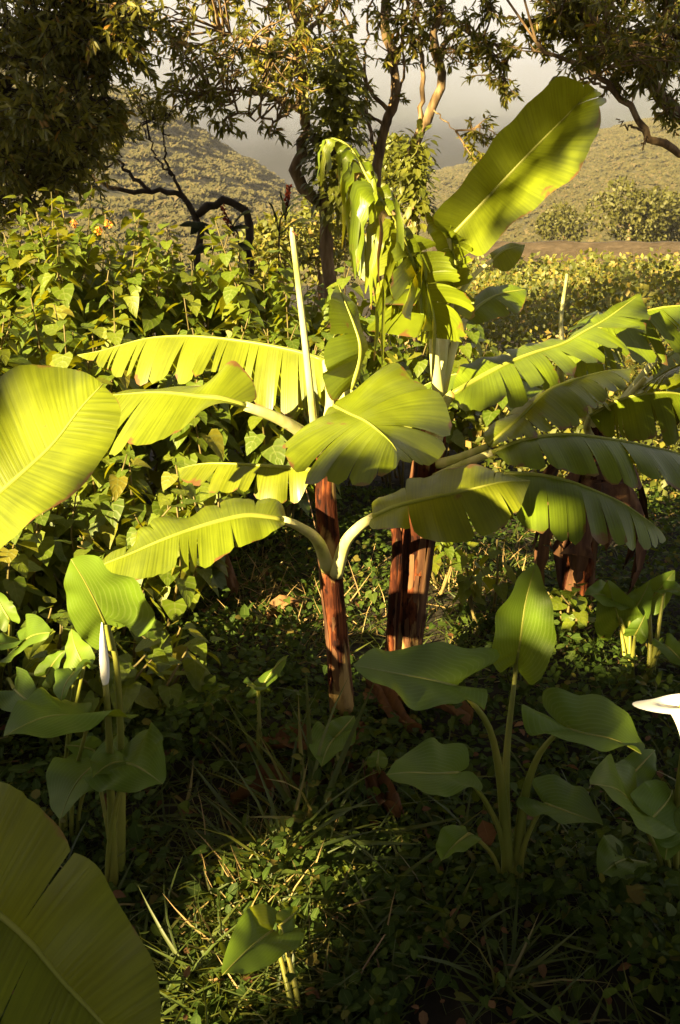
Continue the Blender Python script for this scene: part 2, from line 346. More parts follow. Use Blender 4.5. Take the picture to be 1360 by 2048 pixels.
# ------------------------------------------------------------------ leaf blades traced in depth
def blade_half(mid, edge, nu=40, nv=7, tears=(), bulge=.05, droop=0.0, seed=0, ragged=.06, gap=.012, power=1.0, ripple=0.004, flare=.05, wave=0.0):
    """one half of a leaf: ruled between the midrib and its own edge curve, split where it is torn"""
    rr = np.random.default_rng(seed)
    ND = 240; M = crom(mid, ND); E = crom(edge, ND); uu = np.linspace(0, 1, ND)
    Lm = float(np.linalg.norm(np.diff(M, axis=0), axis=1).sum())
    tl = sorted([(0.0, 0.0)]+[(t, d) for t, d in tears]+[(1.0, 0.0)])
    V = []; F = []; U = []; nb = 0
    def smp(C, u): return np.stack([np.interp(u, uu, C[:, k]) for k in range(3)], -1)
    for (a, da), (b, db) in zip(tl[:-1], tl[1:]):
        if b-a < 1e-4: continue
        n = max(2, int(round((b-a)*nu))+1); torn = da > 0 or db > 0
        kick = rr.normal(0, 1)*flare if torn else 0.0; ln = (1-abs(rr.normal(0, ragged))) if torn else 1.0
        ka, kb = rr.uniform(.15, 1.1, 2); dz = abs(rr.normal(0, 1))*droop if torn else droop*.3; slant = rr.normal(0, ragged) if torn else 0
        q = np.linspace(0, 1, n)
        for j in range(nv+1):
            s = j/nv
            ga = gap*ka*max(0, (s-(1-da)))/max(da, 1e-3)*(.4+.7*da) if da > 0 else 0
            gb = gap*kb*max(0, (s-(1-db)))/max(db, 1e-3)*(.4+.7*db) if db > 0 else 0
            ga = min(ga, .42*(b-a)); gb = min(gb, .42*(b-a))
            u = a+ga+(b-a-ga-gb)*q
            m = smp(M, u**power); e = smp(E, u); L = ln+slant*(q-.5)
            if torn: L = L*(1-.10*(2*q-1)**8+rr.normal(0, ragged*.25, n)*(j == nv))
            se = (s*L)[:, None]; w = np.linalg.norm(e-m, axis=1, keepdims=True)
            tg = nrm(smp(M, np.clip(u+.02, 0, 1))-smp(M, np.clip(u-.02, 0, 1))); nn = nrm(np.cross(tg, e-m)); nn = nn*np.where(nn[:, 2:3] < 0, -1, 1)
            p = m+(e-m)*se+nn*(bulge*4*s*(1-s*.55)*w)+nn*(kick*s*s*w)-np.array((0, 0, 1))*(dz*s*s*w)
            p += nn*(ripple*np.sin(u*Lm*70+seed)*s)[:, None]+nn*(wave*w[:, 0]*s*s*(np.sin(u*17+seed*1.7)+.6*np.sin(u*29+seed)))[:, None]
            V.append(p); U.append(np.stack([u*Lm, np.full(n, s)], 1))
        for j in range(nv):
            for i in range(n-1):
                F.append((nb+j*n+i, nb+j*n+i+1, nb+(j+1)*n+i+1, nb+(j+1)*n+i))
        nb += n*(nv+1)
    return np.vstack(V), F, np.vstack(U)
def mirror_edge(mid, edge, n=12):
    M = crom(mid, n); E = crom(edge, n); T = nrm(np.gradient(M, axis=0))
    side = nrm(np.cross(T, np.array((0, 0, 1.0)))); d = E-M
    return M+d-2*np.sum(d*side, axis=1, keepdims=True)*side
def rand_tears(n, seed, lo=.05, hi=.97, d0=.45, d1=.98):
    rr = np.random.default_rng(seed); return [(t, rr.uniform(d0, d1)) for t in np.sort(rr.uniform(lo, hi, n))]
def banana_leaf(plant, mid, A, B=None, pet=None, tearsA=(), tearsB=(), rm=.011, rp=.018, mat='banana', seed=0, bulge=.06, droop=.05, gap=.012, flare=.05, ragged=.06, label=None, nu=44, power=1.12, midmat='midrib', petmat='petiole'):
    mid = ats(mid) if not isinstance(mid, np.ndarray) else mid
    A = ats(A) if not isinstance(A, np.ndarray) else A
    if isinstance(B, list): B = ats(B)
    elif B is None: B = mirror_edge(mid, A)
    mb = MB(); kw = dict(wave=.018, power=power, nu=nu, bulge=bulge, droop=droop, gap=gap, flare=flare, ragged=ragged)
    rv = np.random.default_rng(seed+99).random()
    mb.add(*blade_half(mid, A, tears=tearsA, seed=seed, **kw), rnd=rv)
    mb.add(*blade_half(mid, B, tears=tearsB, seed=seed+1, **kw), rnd=rv)
    o = mb.build('leaf', MATS[mat], plant)
    if label: o['label'] = label
    C = crom(mid, 26); V, F, U = tube(C, np.linspace(rm*.72, .001, 26), 7)
    mk('midrib', V, F, MATS[midmat], o, U)
    if pet is not None:
        P = crom(np.vstack([ats(pet), mid[:1]]), 16)
        V, F, U = tube(P, np.linspace(rp, rm*1.02, 16), 9, flat=.8); mk('petiole', V, F, MATS[petmat], o, U)
    return o
def pseudostem(plant, pts, r, mat='pseudostem', seed=0, strips=7):
    P = crom(ats(pts), 34); rr = np.random.default_rng(seed); k = 20
    rad = np.interp(np.linspace(0, 1, 34), np.linspace(0, 1, len(r)), r)
    V, F, U = tube(P, rad, k, wob=.02, seed=seed); th = np.tile(np.arange(k)/k*2*math.pi, 34); zz = np.repeat(np.linspace(0, 1, 34), k)
    cen = np.repeat(P, k, axis=0); ov = 1+.07*np.sign(np.sin(3*th+5*zz))*np.abs(np.sin(3*th+5*zz))**.4
    V = cen+(V-cen)*ov[:, None]
    o = mk('pseudostem', V, F, MATS[mat], plant, U)
    for q in range(strips):                        # dry sheaths peeling off the stem
        a = rr.uniform(0, 2*math.pi); i0 = rr.integers(1, 14); i1 = min(33, i0+rr.integers(9, 19)); w = rr.uniform(.25, .55)
        mb = []; n = i1-i0; pv = []
        for i in range(i0, i1):
            f = (i-i0)/max(1, n-1)
            for d in (-1, -.4, .4, 1):
                ang = a+d*w*(1-.75*f)*min(1, .3+3*f)+.12*math.sin(4*f+q); lift = 1.06+.5*max(0, f-.8)*rr.uniform(.2, 1.6)-.03*abs(d)+.02*math.sin(9*f+q)
                pv.append(P[i]+rad[i]*lift*np.array((math.cos(ang), math.sin(ang), 0)))
        ff = [(4*i+j, 4*i+j+1, 4*i+5+j, 4*i+4+j) for i in range(n-1) for j in range(3)]
        mk('sheath', pv, ff, MATS['dead_sheath'], plant, np.zeros((len(pv), 2)))
    return o

# ---- front banana plant (slim brown stem in the middle)
p1 = thing('banana_plant', ground_at(690, 1505), 'young banana plant with slim reddish stem, left one of the centre pair', 'banana plant', 'banana plants')
pseudostem(p1, [(690, 1512, 2.70), (684, 1400, 2.70), (674, 1280, 2.70), (664, 1180, 2.70), (656, 1080, 2.71), (650, 990, 2.72), (648, 880, 2.72)], [.050, .041, .036, .035, .035, .032, .022], seed=3)
banana_leaf(p1, [(650, 722, 2.9), (600, 705, 2.95), (530, 690, 3.0), (450, 678, 3.05), (370, 672, 3.1), (300, 676, 3.14), (250, 688, 3.17), (200, 702, 3.2), (155, 710, 3.2)],
    [(655, 760, 2.86), (640, 850, 2.86), (600, 845, 2.86), (540, 830, 2.9), (470, 800, 2.93), (400, 772, 2.97), (320, 770, 3.02), (260, 768, 3.08), (205, 738, 3.15), (155, 712, 3.2)],
    pet=[(648, 880, 2.74), (660, 800, 2.8)], power=1.28, tearsA=[(.06, .8), (.09, .95), (.16, .5), (.18, .95), (.25, .92), (.27, .6), (.35, .97), (.385, .92), (.47, .85), (.5, .95), (.545, .4), (.62, .85), (.70, .5), (.76, .95), (.79, .9), (.86, .95), (.88, .95), (.93, .9)], tearsB=rand_tears(10, 4), seed=11, droop=.03, gap=.010, label='long comb-torn leaf arching to the left')
banana_leaf(p1, [(490, 812, 2.52), (440, 797, 2.5), (400, 793, 2.5), (350, 787, 2.5), (300, 785, 2.5), (225, 790, 2.5)],
    [(492, 818, 2.5), (450, 806, 2.46), (400, 832, 2.42), (345, 878, 2.40), (292, 908, 2.38), (262, 912, 2.38), (232, 915, 2.4), (218, 900, 2.42), (225, 790, 2.5)],
    [(497, 806, 2.53), (512, 790, 2.58), (470, 722, 2.62), (425, 765, 2.6), (380, 775, 2.58), (300, 779, 2.55), (225, 787, 2.52)],
    pet=[(640, 905, 2.70), (608, 868, 2.64), (555, 836, 2.57)], tearsA=[(.66, .8), (.76, .85), (.84, .8)], seed=21, rp=.025, rm=.014, bulge=.03, droop=.01, gap=.012, label='folded leaf on a thick pale stalk')
banana_leaf(p1, [(622, 940, 2.74), (590, 936, 2.76), (520, 931, 2.78), (450, 927, 2.8), (400, 928, 2.82), (356, 938, 2.84)],
    [(622, 960, 2.72), (594, 1003, 2.70), (540, 1004, 2.70), (480, 990, 2.71), (420, 985, 2.74), (372, 968, 2.78), (356, 940, 2.84)],
    pet=[(648, 1010, 2.72), (636, 960, 2.73)], tearsA=[(.2, .9), (.42, .9), (.5, .6), (.62, .8), (.7, .8), (.8, .9)], tearsB=rand_tears(6, 9), seed=31, flare=.2, label='short browning leaf with torn end')
banana_leaf(p1, [(565, 1040, 2.46), (500, 1031, 2.42), (440, 1042, 2.39), (380, 1060, 2.36), (320, 1082, 2.33), (260, 1108, 2.3), (200, 1133, 2.28), (158, 1168, 2.27)],
    [(575, 1034, 2.5), (560, 1005, 2.55), (505, 995, 2.56), (432, 1000, 2.53), (385, 1030, 2.5), (330, 1030, 2.49), (276, 1045, 2.46), (270, 1085, 2.40), (225, 1112, 2.34), (158, 1165, 2.28)],
    [(572, 1048, 2.44), (545, 1068, 2.38), (482, 1106, 2.31), (415, 1142, 2.27), (368, 1156, 2.24), (320, 1166, 2.22), (268, 1185, 2.2), (210, 1195, 2.22), (158, 1170, 2.27)],
    pet=[(657, 1140, 2.68), (634, 1080, 2.60), (592, 1050, 2.5)], tearsA=[(.18, .5), (.33, .7), (.62, .55), (.78, .8)], tearsB=[(.30, .75), (.46, .8), (.5, .85), (.54, .8), (.82, .3)], seed=41, rp=.024, rm=.013, bulge=.05, droop=.02, flare=.06, gap=.010, label='low bright leaf reaching left')
banana_leaf(p1, [(668, 812, 2.60), (700, 828, 2.48), (731, 842, 2.40), (760, 864, 2.33), (786, 890, 2.28), (800, 919, 2.25)],
    [(675, 806, 2.62), (702, 798, 2.66), (753, 774, 2.72), (800, 760, 2.74), (826, 780, 2.70), (862, 809, 2.64), (890, 865, 2.56), (894, 895, 2.52), (878, 930, 2.46), (842, 946, 2.40), (812, 935, 2.32), (800, 919, 2.25)],
    [(658, 822, 2.58), (640, 855, 2.50), (598, 884, 2.42), (574, 913, 2.38), (590, 944, 2.32), (605, 971, 2.28), (625, 990, 2.25), (660, 991, 2.22), (717, 991, 2.19), (748, 987, 2.18), (775, 960, 2.2), (792, 935, 2.22), (800, 919, 2.25)],
    pet=[(650, 900, 2.74), (655, 850, 2.70)], tearsA=[(.45, .15), (.66, .25), (.80, .5), (.9, .4)], tearsB=[(.42, .25), (.55, .3), (.66, .2), (.74, .35), (.85, .3)], seed=51, bulge=.10, droop=.0, ragged=.02, gap=.004, flare=.015, rm=.009, label='broad leaf folding over like an umbrella in the middle')
banana_leaf(p1, [(748, 1033, 2.5), (790, 1014, 2.46), (850, 998, 2.43), (920, 984, 2.4), (1000, 965, 2.4), (1060, 962, 2.42)],
    [(742, 1020, 2.52), (752, 1000, 2.56), (800, 980, 2.58), (870, 965, 2.58), (950, 950, 2.56), (1060, 960, 2.44)],
    [(735, 1048, 2.48), (750, 1062, 2.45), (800, 1062, 2.38), (870, 1085, 2.33), (950, 1090, 2.3), (1020, 1050, 2.34), (1060, 964, 2.42)],
    pet=[(672, 1150, 2.66), (690, 1088, 2.60), (718, 1054, 2.54)], tearsA=rand_tears(4, 13), tearsB=[(.3, .5), (.6, .6), (.8, .7)], seed=61, rp=.022, rm=.013, bulge=.08, label='shaded leaf reaching right across the stems')
banana_leaf(p1, [(702, 778, 2.70), (716, 732, 2.70), (720, 692, 2.70), (708, 650, 2.72), (690, 605, 2.75), (676, 568, 2.78)],
    [(694, 785, 2.68), (668, 802, 2.62), (652, 760, 2.62), (642, 715, 2.63), (645, 688, 2.64), (655, 655, 2.66), (653, 612, 2.70), (660, 590, 2.73), (676, 568, 2.78)],
    [(708, 775, 2.71), (728, 735, 2.74), (733, 695, 2.76), (722, 668, 2.76), (712, 620, 2.78), (676, 568, 2.78)],
    pet=[(650, 870, 2.73), (676, 822, 2.71)], tearsA=[(.55, .7)], seed=71, rp=.024, rm=.012, mat='banana', label='bent upright leaf with a dull underside')
# rolled new leaf
P = crom(ats([(634, 905, 2.70), (627, 840, 2.66), (612, 700, 2.63), (597, 570, 2.61), (583, 455, 2.60)]), 30)
V, F, U = tube(P, np.interp(np.linspace(0, 1, 30), [0, .5, .97, 1], [.0125, .0100, .0078, .004]), 10)
o = mk('rolled_leaf', V, F, MATS['petiole'], p1, U); o['label'] = 'pale upright rolled new leaf like a spear'
V, F, U = tube(ats([(585, 462, 2.59), (590, 468, 2.585), (597, 472, 2.58)]), [.003, .002, .0008], 5); mk('tip', V, F, MATS['dead_sheath'], o, U)
# ---- taller banana plant just behind
p2 = thing('banana_plant', ground_at(805, 1452), 'taller banana plant with thick shaggy stem and one big upright leaf', 'banana plant', 'banana plants')
pseudostem(p2, [(790, 1470, 2.88), (800, 1400, 2.88), (812, 1300, 2.88), (822, 1180, 2.88), (835, 1060, 2.88), (850, 960, 2.87), (866, 860, 2.86), (878, 790, 2.85)], [.075, .062, .056, .058, .062, .058, .046, .030], seed=8, strips=12)
pseudostem(p2, [(772, 1440, 2.84), (782, 1300, 2.82), (790, 1180, 2.80), (794, 1080, 2.79), (786, 1040, 2.78)], [.030, .022, .020, .020, .014], seed=18, strips=3)
banana_leaf(p2, [(898, 478, 2.98), (945, 428, 2.97), (989, 381, 2.95), (1031, 336, 2.93), (1072, 293, 2.91), (1123, 242, 2.88), (1165, 198, 2.86), (1190, 178, 2.85)],
    [(893, 476, 2.97), (868, 440, 2.91), (905, 398, 2.89), (943, 350, 2.87), (1020, 252, 2.83), (1072, 200, 2.81), (1120, 158, 2.79), (1165, 164, 2.81), (1190, 178, 2.85)],
    [(905, 485, 2.97), (940, 508, 2.92), (975, 515, 2.86), (1020, 470, 2.80), (1103, 418, 2.70), (1175, 350, 2.65), (1216, 278, 2.66), (1222, 215, 2.71), (1208, 192, 2.78), (1190, 178, 2.85)],
    pet=[(878, 800, 2.86), (886, 700, 2.90), (884, 600, 2.95)], tearsB=[(.9, .12), (.95, .2), (.82, .06)], tearsA=[(.93, .2)], seed=81, bulge=.05, droop=0, flare=.02, ragged=.01, gap=.006, rp=.020, rm=.013, nu=60, label='big upright paddle leaf, one half in shade')
JM = [(866, 668, 2.80), (850, 600, 2.76), (832, 545, 2.73), (798, 460, 2.70), (756, 390, 2.70), (732, 350, 2.71), (702, 298, 2.74), (668, 278, 2.77), (640, 292, 2.80)]
lf = banana_leaf(p2, JM[:4], [(858, 676, 2.78), (825, 665, 2.70), (785, 655, 2.64), (752, 615, 2.62), (735, 570, 2.60), (750, 510, 2.63), (798, 462, 2.70)],
    [(874, 674, 2.80), (925, 676, 2.70), (950, 640, 2.66), (930, 590, 2.64), (905, 540, 2.66), (865, 490, 2.68), (798, 462, 2.70)],
    pet=[(880, 815, 2.84), (872, 745, 2.82)], tearsA=[(.2, .7), (.34, .9), (.43, .95), (.55, .97), (.63, .97), (.78, .98)], tearsB=[(.36, .5), (.52, .9), (.62, .95), (.78, .95)], seed=91, bulge=.16, droop=.25, flare=.15, ragged=.15, gap=.012, rp=.020, rm=.014, nu=60, label='arching leaf shredded into hanging ribbons')
def ribbons(leaf, mid, n, seed, lo, hi, L0, L1, out=.34, dry=.2):
    """torn leaf strips hanging from both sides of a midrib"""
    rr = np.random.default_rng(seed); M = crom(ats(mid), 200); T = nrm(np.gradient(M, axis=0)); g = MB(); d_ = MB()
    for q in range(n):
        u = lo+(hi-lo)*(q+rr.uniform(-.4, .4))/n; i = int(np.clip(u, 0, 1)*199); sg = 1 if q % 3 == 0 else -1; L = rr.uniform(L0, L1)*(1-.72*max(0, u-.55)/.45); w = rr.uniform(.008, .019)*(1-.6*max(0, u-.5)/.5)
        o_ = nrm(np.array((sg*rr.uniform(.25, 1), rr.uniform(-.8, .5), 0)))+T[i]*.3; t = np.linspace(0, 1, 9)[:, None]
        C = M[i]+o_*(L*out*rr.uniform(.6, 1.4)*(1-np.exp(-3.2*t)))+np.array((0, 0, 1))*(L*(.10*np.sin(t*math.pi*.8)-.86*t**1.7))+rr.normal(0, .004, (9, 3))
        tw = rr.uniform(-1.3, 1.3); V = []; U = []
        for k in range(9):
            ax = nrm(T[i]*math.cos(tw*t[k, 0])+np.array((0, 1, 0))*math.sin(tw*t[k, 0])); ww = w*(1.0+.5*math.sin(t[k, 0]*3))*(1 if k < 8 else .25); nn_ = nrm(np.cross(ax, (0, 0, 1)))
            V += [C[k]-ax*ww, C[k]+nn_*ww*.25, C[k]+ax*ww]; U += [(u*.8-ww, t[k, 0]), (u*.8, t[k, 0]), (u*.8+ww, t[k, 0])]
        F = [(3*k+j, 3*k+j+1, 3*k+4+j, 3*k+3+j) for k in range(8) for j in range(2)]
        (d_ if rr.random() < dry else g).add(np.array(V), F, np.array(U), rr.random())
    g.build('torn_ribbons', MATS['banana'], leaf); x = d_.build('dry_ribbons', MATS['banana_dry'], leaf); x['label'] = 'withered brown strips of the torn leaf'
    V, F, U = tube(M, np.linspace(.010, .002, 200), 6); mk('midrib', V, F, MATS['midrib'], leaf, U)
ribbons(lf, JM, 38, 5, .22, .97, .20, .40, .26, .10)
# upright crowded leaves behind the shredded one
banana_leaf(p2, [(880, 690, 2.95), (860, 620, 3.0), (820, 540, 3.05), (770, 480, 3.08), (735, 455, 3.1)], [(868, 690, 2.94), (800, 660, 2.95), (745, 610, 3.0), (715, 545, 3.05), (735, 457, 3.1)], [(890, 680, 2.98), (900, 600, 3.06), (860, 520, 3.1), (800, 465, 3.12), (735, 453, 3.1)], pet=[(880, 800, 2.88), (884, 740, 2.92)], tearsA=rand_tears(8, 71, .1, .95, .4, .95), tearsB=rand_tears(7, 72), seed=147, droop=.1, flare=.12, ragged=.12)
banana_leaf(p2, [(895, 660, 2.92), (905, 590, 2.95), (910, 520, 2.97), (885, 460, 2.98), (850, 425, 2.98)], [(885, 660, 2.92), (870, 600, 2.9), (865, 530, 2.9), (850, 470, 2.94), (850, 427, 2.98)], [(905, 660, 2.90), (945, 610, 2.86), (960, 550, 2.86), (935, 480, 2.90), (880, 430, 2.95), (850, 424, 2.98)], pet=[(882, 800, 2.86), (890, 730, 2.9)], tearsA=rand_tears(5, 75), tearsB=rand_tears(7, 76, .1, .95, .5, .95), seed=149, droop=.15, flare=.15, ragged=.15)
banana_leaf(p2, [(907, 787, 2.80), (955, 758, 2.83), (1014, 727, 2.88), (1070, 705, 2.94), (1125, 688, 3.0), (1170, 662, 3.06), (1212, 638, 3.12), (1282, 587, 3.2)],
    [(905, 775, 2.82), (910, 724, 2.9), (956, 711, 2.95), (1012, 704, 3.0), (1088, 686, 3.06), (1129, 676, 3.1), (1170, 645, 3.14), (1232, 607, 3.18), (1282, 585, 3.2)],
    [(910, 800, 2.78), (918, 844, 2.70), (940, 856, 2.68), (993, 843, 2.68), (1030, 822, 2.70), (1065, 801, 2.73), (1110, 772, 2.78), (1175, 745, 2.85), (1235, 720, 2.92), (1280, 690, 2.98), (1305, 650, 3.06), (1282, 590, 3.2)],
    pet=[(870, 880, 2.84), (884, 815, 2.80)], tearsA=[(.33, .7), (.6, .8), (.75, .6)], tearsB=[(.24, .55), (.31, .55), (.38, .6), (.45, .75), (.52, .7), (.58, .8), (.64, .85), (.69, .85), (.74, .9), (.79, .9), (.84, .9), (.89, .9)], seed=101, bulge=.05, droop=.06, flare=.08, ragged=.12, gap=.012, rp=.026, rm=.014, label='bright leaf rising to the right with a comb-torn end')
banana_leaf(p2, [(977, 892, 2.72), (1010, 862, 2.73), (1047, 828, 2.75), (1096, 781, 2.79), (1150, 759, 2.84), (1212, 742, 2.9), (1260, 738, 2.95)],
    [(988, 898, 2.68), (1010, 892, 2.64), (1047, 886, 2.62), (1088, 878, 2.63), (1142, 868, 2.66), (1175, 838, 2.70), (1215, 806, 2.76), (1253, 778, 2.84), (1262, 745, 2.93)],
    pet=[(868, 930, 2.85), (920, 915, 2.76)], tearsA=[(.12, .3), (.2, .35), (.27, .3), (.34, .45), (.41, .4), (.48, .5), (.55, .55), (.62, .6), (.70, .7), (.78, .8), (.86, .8)], tearsB=rand_tears(8, 33), seed=111, bulge=.08, droop=.05, flare=.05, ragged=.10, gap=.010, label='arching leaf with a brown jagged hem')
banana_leaf(p2, [(985, 905, 2.66), (1047, 880, 2.64), (1130, 869, 2.63), (1212, 877, 2.63), (1294, 892, 2.64), (1370, 912, 2.65), (1460, 960, 2.66)],
    [(1000, 915, 2.62), (1030, 935, 2.57), (1088, 945, 2.53), (1170, 962, 2.51), (1253, 982, 2.50), (1335, 994, 2.51), (1420, 1010, 2.53), (1460, 965, 2.64)],
    pet=[(862, 960, 2.84), (925, 930, 2.74)], tearsA=rand_tears(14, 41, .1, .95, .4, .8), tearsB=rand_tears(8, 43), seed=121, bulge=.10, droop=.04, gap=.008, label='shaded leaf hanging out to the right edge')
banana_leaf(p2, [(905, 974, 2.62), (955, 955, 2.58), (1006, 948, 2.55), (1068, 949, 2.52), (1129, 960, 2.50), (1191, 982, 2.48), (1253, 1011, 2.47), (1315, 1056, 2.46), (1330, 1075, 2.46)],
    [(912, 990, 2.58), (950, 1015, 2.50), (985, 1050, 2.45), (1047, 1074, 2.40), (1109, 1090, 2.37), (1170, 1099, 2.36), (1232, 1104, 2.36), (1280, 1108, 2.38), (1318, 1090, 2.42), (1330, 1077, 2.46)],
    pet=[(850, 1040, 2.82), (872, 1000, 2.70)], tearsA=[(.22, .4), (.34, .55), (.46, .75), (.53, .3), (.60, .25), (.67, .4), (.73, .75), (.80, .3), (.86, .75), (.92, .4)], tearsB=rand_tears(7, 53, .1, .9, .3, .7), seed=131, bulge=.10, droop=.02, gap=.009, rp=.022, rm=.013, label='lowest right leaf, split along its hanging edge')
banana_leaf(p2, [(930, 640, 2.95), (960, 610, 3.0), (1000, 588, 3.05), (1055, 578, 3.1)],
    [(935, 650, 2.93), (965, 648, 2.95), (1000, 640, 2.98), (1040, 630, 3.02), (1055, 580, 3.1)], [(928, 630, 2.97), (955, 590, 3.05), (1000, 572, 3.1), (1055, 576, 3.1)],
    pet=[(880, 800, 2.86), (905, 700, 2.9)], seed=141, tearsA=[(.55, .7)], label='small bluish leaf behind the shredded one')
banana_leaf(p2, [(985, 520, 3.0), (1010, 500, 3.02), (1050, 490, 3.05)], [(985, 535, 2.98), (1010, 545, 2.98), (1035, 525, 3.0), (1050, 492, 3.05)], [(980, 510, 3.02), (1005, 492, 3.05), (1050, 488, 3.05)], pet=[(890, 640, 2.92), (940, 560, 2.96)], seed=145, rm=.006, rp=.012)

# ---- banana plant deeper on the right
p3 = thing('banana_plant', ground_at(1165, 1235), 'dark banana plant with ragged leaves deep in shade at the right edge', 'banana plant', 'banana plants')
pseudostem(p3, [(1150, 1245, 3.62), (1160, 1150, 3.62), (1175, 1040, 3.62), (1190, 940, 3.62), (1200, 840, 3.62)], [.075, .06, .055, .05, .04], seed=28, strips=8)
def sag_leaf(plant, base, yaw, up, length, width, seed, tears=10, mat='banana', rm=.010, label=None, sag=.7, pet=.25):
    """free-standing banana leaf: rises from base, arches over and hangs; halves slope down from the midrib"""
    rr = np.random.default_rng(seed); base = np.asarray(base, float); h = np.array((math.cos(yaw), math.sin(yaw), 0)); s = np.array((-h[1], h[0], 0)); z = np.array((0, 0, 1.0))
    t = np.linspace(0, 1, 9)[:, None]; C = base+h*(t*length*math.cos(up))+z*(t*length*math.sin(up)-sag*length*t**2.2*.75)
    P = C[:3]; mid = crom(C[2:], 9)
    tt = np.linspace(0, 1, 9); w = width*np.sin(np.clip(tt*.93+.07, 0, 1)*math.pi)**.6; w[-1] = 0
    A = mid+s*(w*.8)[:, None]-z*(w*.55)[:, None]; B = mid-s*(w*.8)[:, None]-z*(w*.55)[:, None]
    return banana_leaf(plant, mid, A, B, tearsA=rand_tears(tears, seed), tearsB=rand_tears(tears, seed+5), seed=seed, mat=mat, rm=rm, droop=.08, flare=.08, ragged=.1, label=label)
top3 = at(1200, 860, 3.62)
for i, (yaw, up, ln, wd) in enumerate([(.1, .95, 1.3, .17), (2.9, .7, 1.0, .15), (-.9, .9, 1.1, .17), (4.2, .8, .95, .15), (1.4, 1.0, 1.2, .16), (5.6, .55, 1.2, .16), (.6, .55, 1.3, .16)]):
    lf = sag_leaf(p3, top3, yaw, up, ln, wd, 200+i*7, 12)
    V, F, U = tube(crom(np.array([top3, top3+np.array((math.cos(yaw)*math.cos(up), math.sin(yaw)*math.cos(up), math.sin(up)))*ln*.27]), 6), [.022, .02, .018, .016, .014, .011], 7); mk('petiole', V, F, MATS['petiole'], lf, U)
banana_leaf(p3, [(1120, 700, 3.3), (1180, 665, 3.32), (1250, 636, 3.34), (1330, 614, 3.36), (1430, 610, 3.4)], [(1130, 715, 3.28), (1160, 770, 3.22), (1240, 762, 3.2), (1320, 740, 3.2), (1400, 700, 3.25), (1430, 615, 3.4)], pet=[(1200, 860, 3.62), (1130, 780, 3.45)], tearsA=rand_tears(16, 221, .1, .96, .6, .95), tearsB=rand_tears(9, 222), seed=223, droop=.08, flare=.08, ragged=.12, gap=.010, label='feathery torn leaf behind the bright right one')
banana_leaf(p3, [(1180, 832, 3.3), (1240, 800, 3.28), (1310, 786, 3.26), (1370, 790, 3.25), (1460, 820, 3.25)], [(1190, 850, 3.26), (1220, 890, 3.18), (1300, 892, 3.14), (1370, 885, 3.13), (1440, 870, 3.17), (1460, 825, 3.25)], pet=[(1200, 900, 3.6), (1175, 860, 3.45)], tearsA=rand_tears(11, 231, .1, .96, .4, .9), tearsB=rand_tears(8, 232), seed=233, droop=.05, flare=.06, ragged=.1, gap=.009)
for i in range(10):                                # dead leaves hanging round the stem, coloured dark to stand in for shade
    a = i*2.4; d = np.array((math.cos(a), math.sin(a), 0)); ln = RNG.uniform(.35, .7); t = np.linspace(0, 1, 8)[:, None]; C = top3-np.array((0, 0, .05+.02*i))+d*(.07+.16*np.sin(t*2.4))+np.array((0, 0, -1))*ln*t**1.3
    sd = np.array((-d[1], d[0], 0)); w = .07*np.sin(np.linspace(.15, .97, 8)*math.pi)[:, None]; mb = MB()
    for sg in (1, -1): mb.add(*blade_half(C, C+sd*sg*w-d*w*.5, nu=14, nv=3, tears=rand_tears(4, i), flare=.3, ragged=.2, seed=i), rnd=RNG.random())
    mb.build('dead_leaf', MATS['dead_sheath'], p3)
P = crom(ats([(1200, 860, 3.62), (1150, 760, 3.7), (1122, 660, 3.8), (1134, 548, 3.85)]), 20); V, F, U = tube(P, np.linspace(.016, .006, 20), 8)
o = mk('rolled_leaf', V, F, MATS['petiole'], p3, U); o['label'] = 'pale rolled spear leaf against the sunny weeds'

# ---- banana plant just outside the left edge: its two big leaves come into the picture
p0 = thing('banana_plant', (-1.0, 1.2, 0), 'banana plant past the left edge, two broad leaves reaching into the picture', 'banana plant', 'banana plants')
ps = np.array([(-1.0, 1.2, 0), (-1.0, 1.2, .4), (-.99, 1.21, .8), (-.98, 1.22, 1.05)])
V, F, U = tube(crom(ps, 20), np.linspace(.07, .04, 20), 16, wob=.03); mk('pseudostem', V, F, MATS['pseudostem'], p0, U)
def joinpet(leaf, pts, r0, r1):
    V, F, U = tube(crom(np.array(pts), 12), np.linspace(r0, r1, 12), 8); mk('petiole', V, F, MATS['petiole'], leaf, U)
m0 = [(-190, 1150, 1.28), (-90, 1065, 1.30), (0, 986, 1.33), (100, 895, 1.37), (160, 818, 1.40), (206, 768, 1.43)]
lf = banana_leaf(p0, m0, [(-185, 1130, 1.29), (-170, 960, 1.40), (-80, 815, 1.46), (0, 770, 1.49), (60, 747, 1.50), (130, 738, 1.49), (175, 752, 1.46), (206, 768, 1.43)],
    [(-180, 1170, 1.27), (-120, 1215, 1.22), (0, 1101, 1.24), (50, 1070, 1.25), (150, 996, 1.28), (200, 948, 1.31), (236, 862, 1.36), (243, 818, 1.40), (206, 768, 1.43)],
    seed=301, bulge=.05, droop=0, ragged=0, gap=.004, rm=.010, nu=60, label='broad glowing leaf at the left edge, midrib rising to the right')
joinpet(lf, [(-.98, 1.22, 1.05), (-.88, 1.25, 1.10), at(*m0[0])], .022, .0105)
m0 = [(-230, 1640, 1.02), (-120, 1735, .99), (0, 1830, .95), (65, 1890, .93), (125, 1962, .90), (200, 2042, .87), (270, 2130, .84), (300, 2180, .82)]
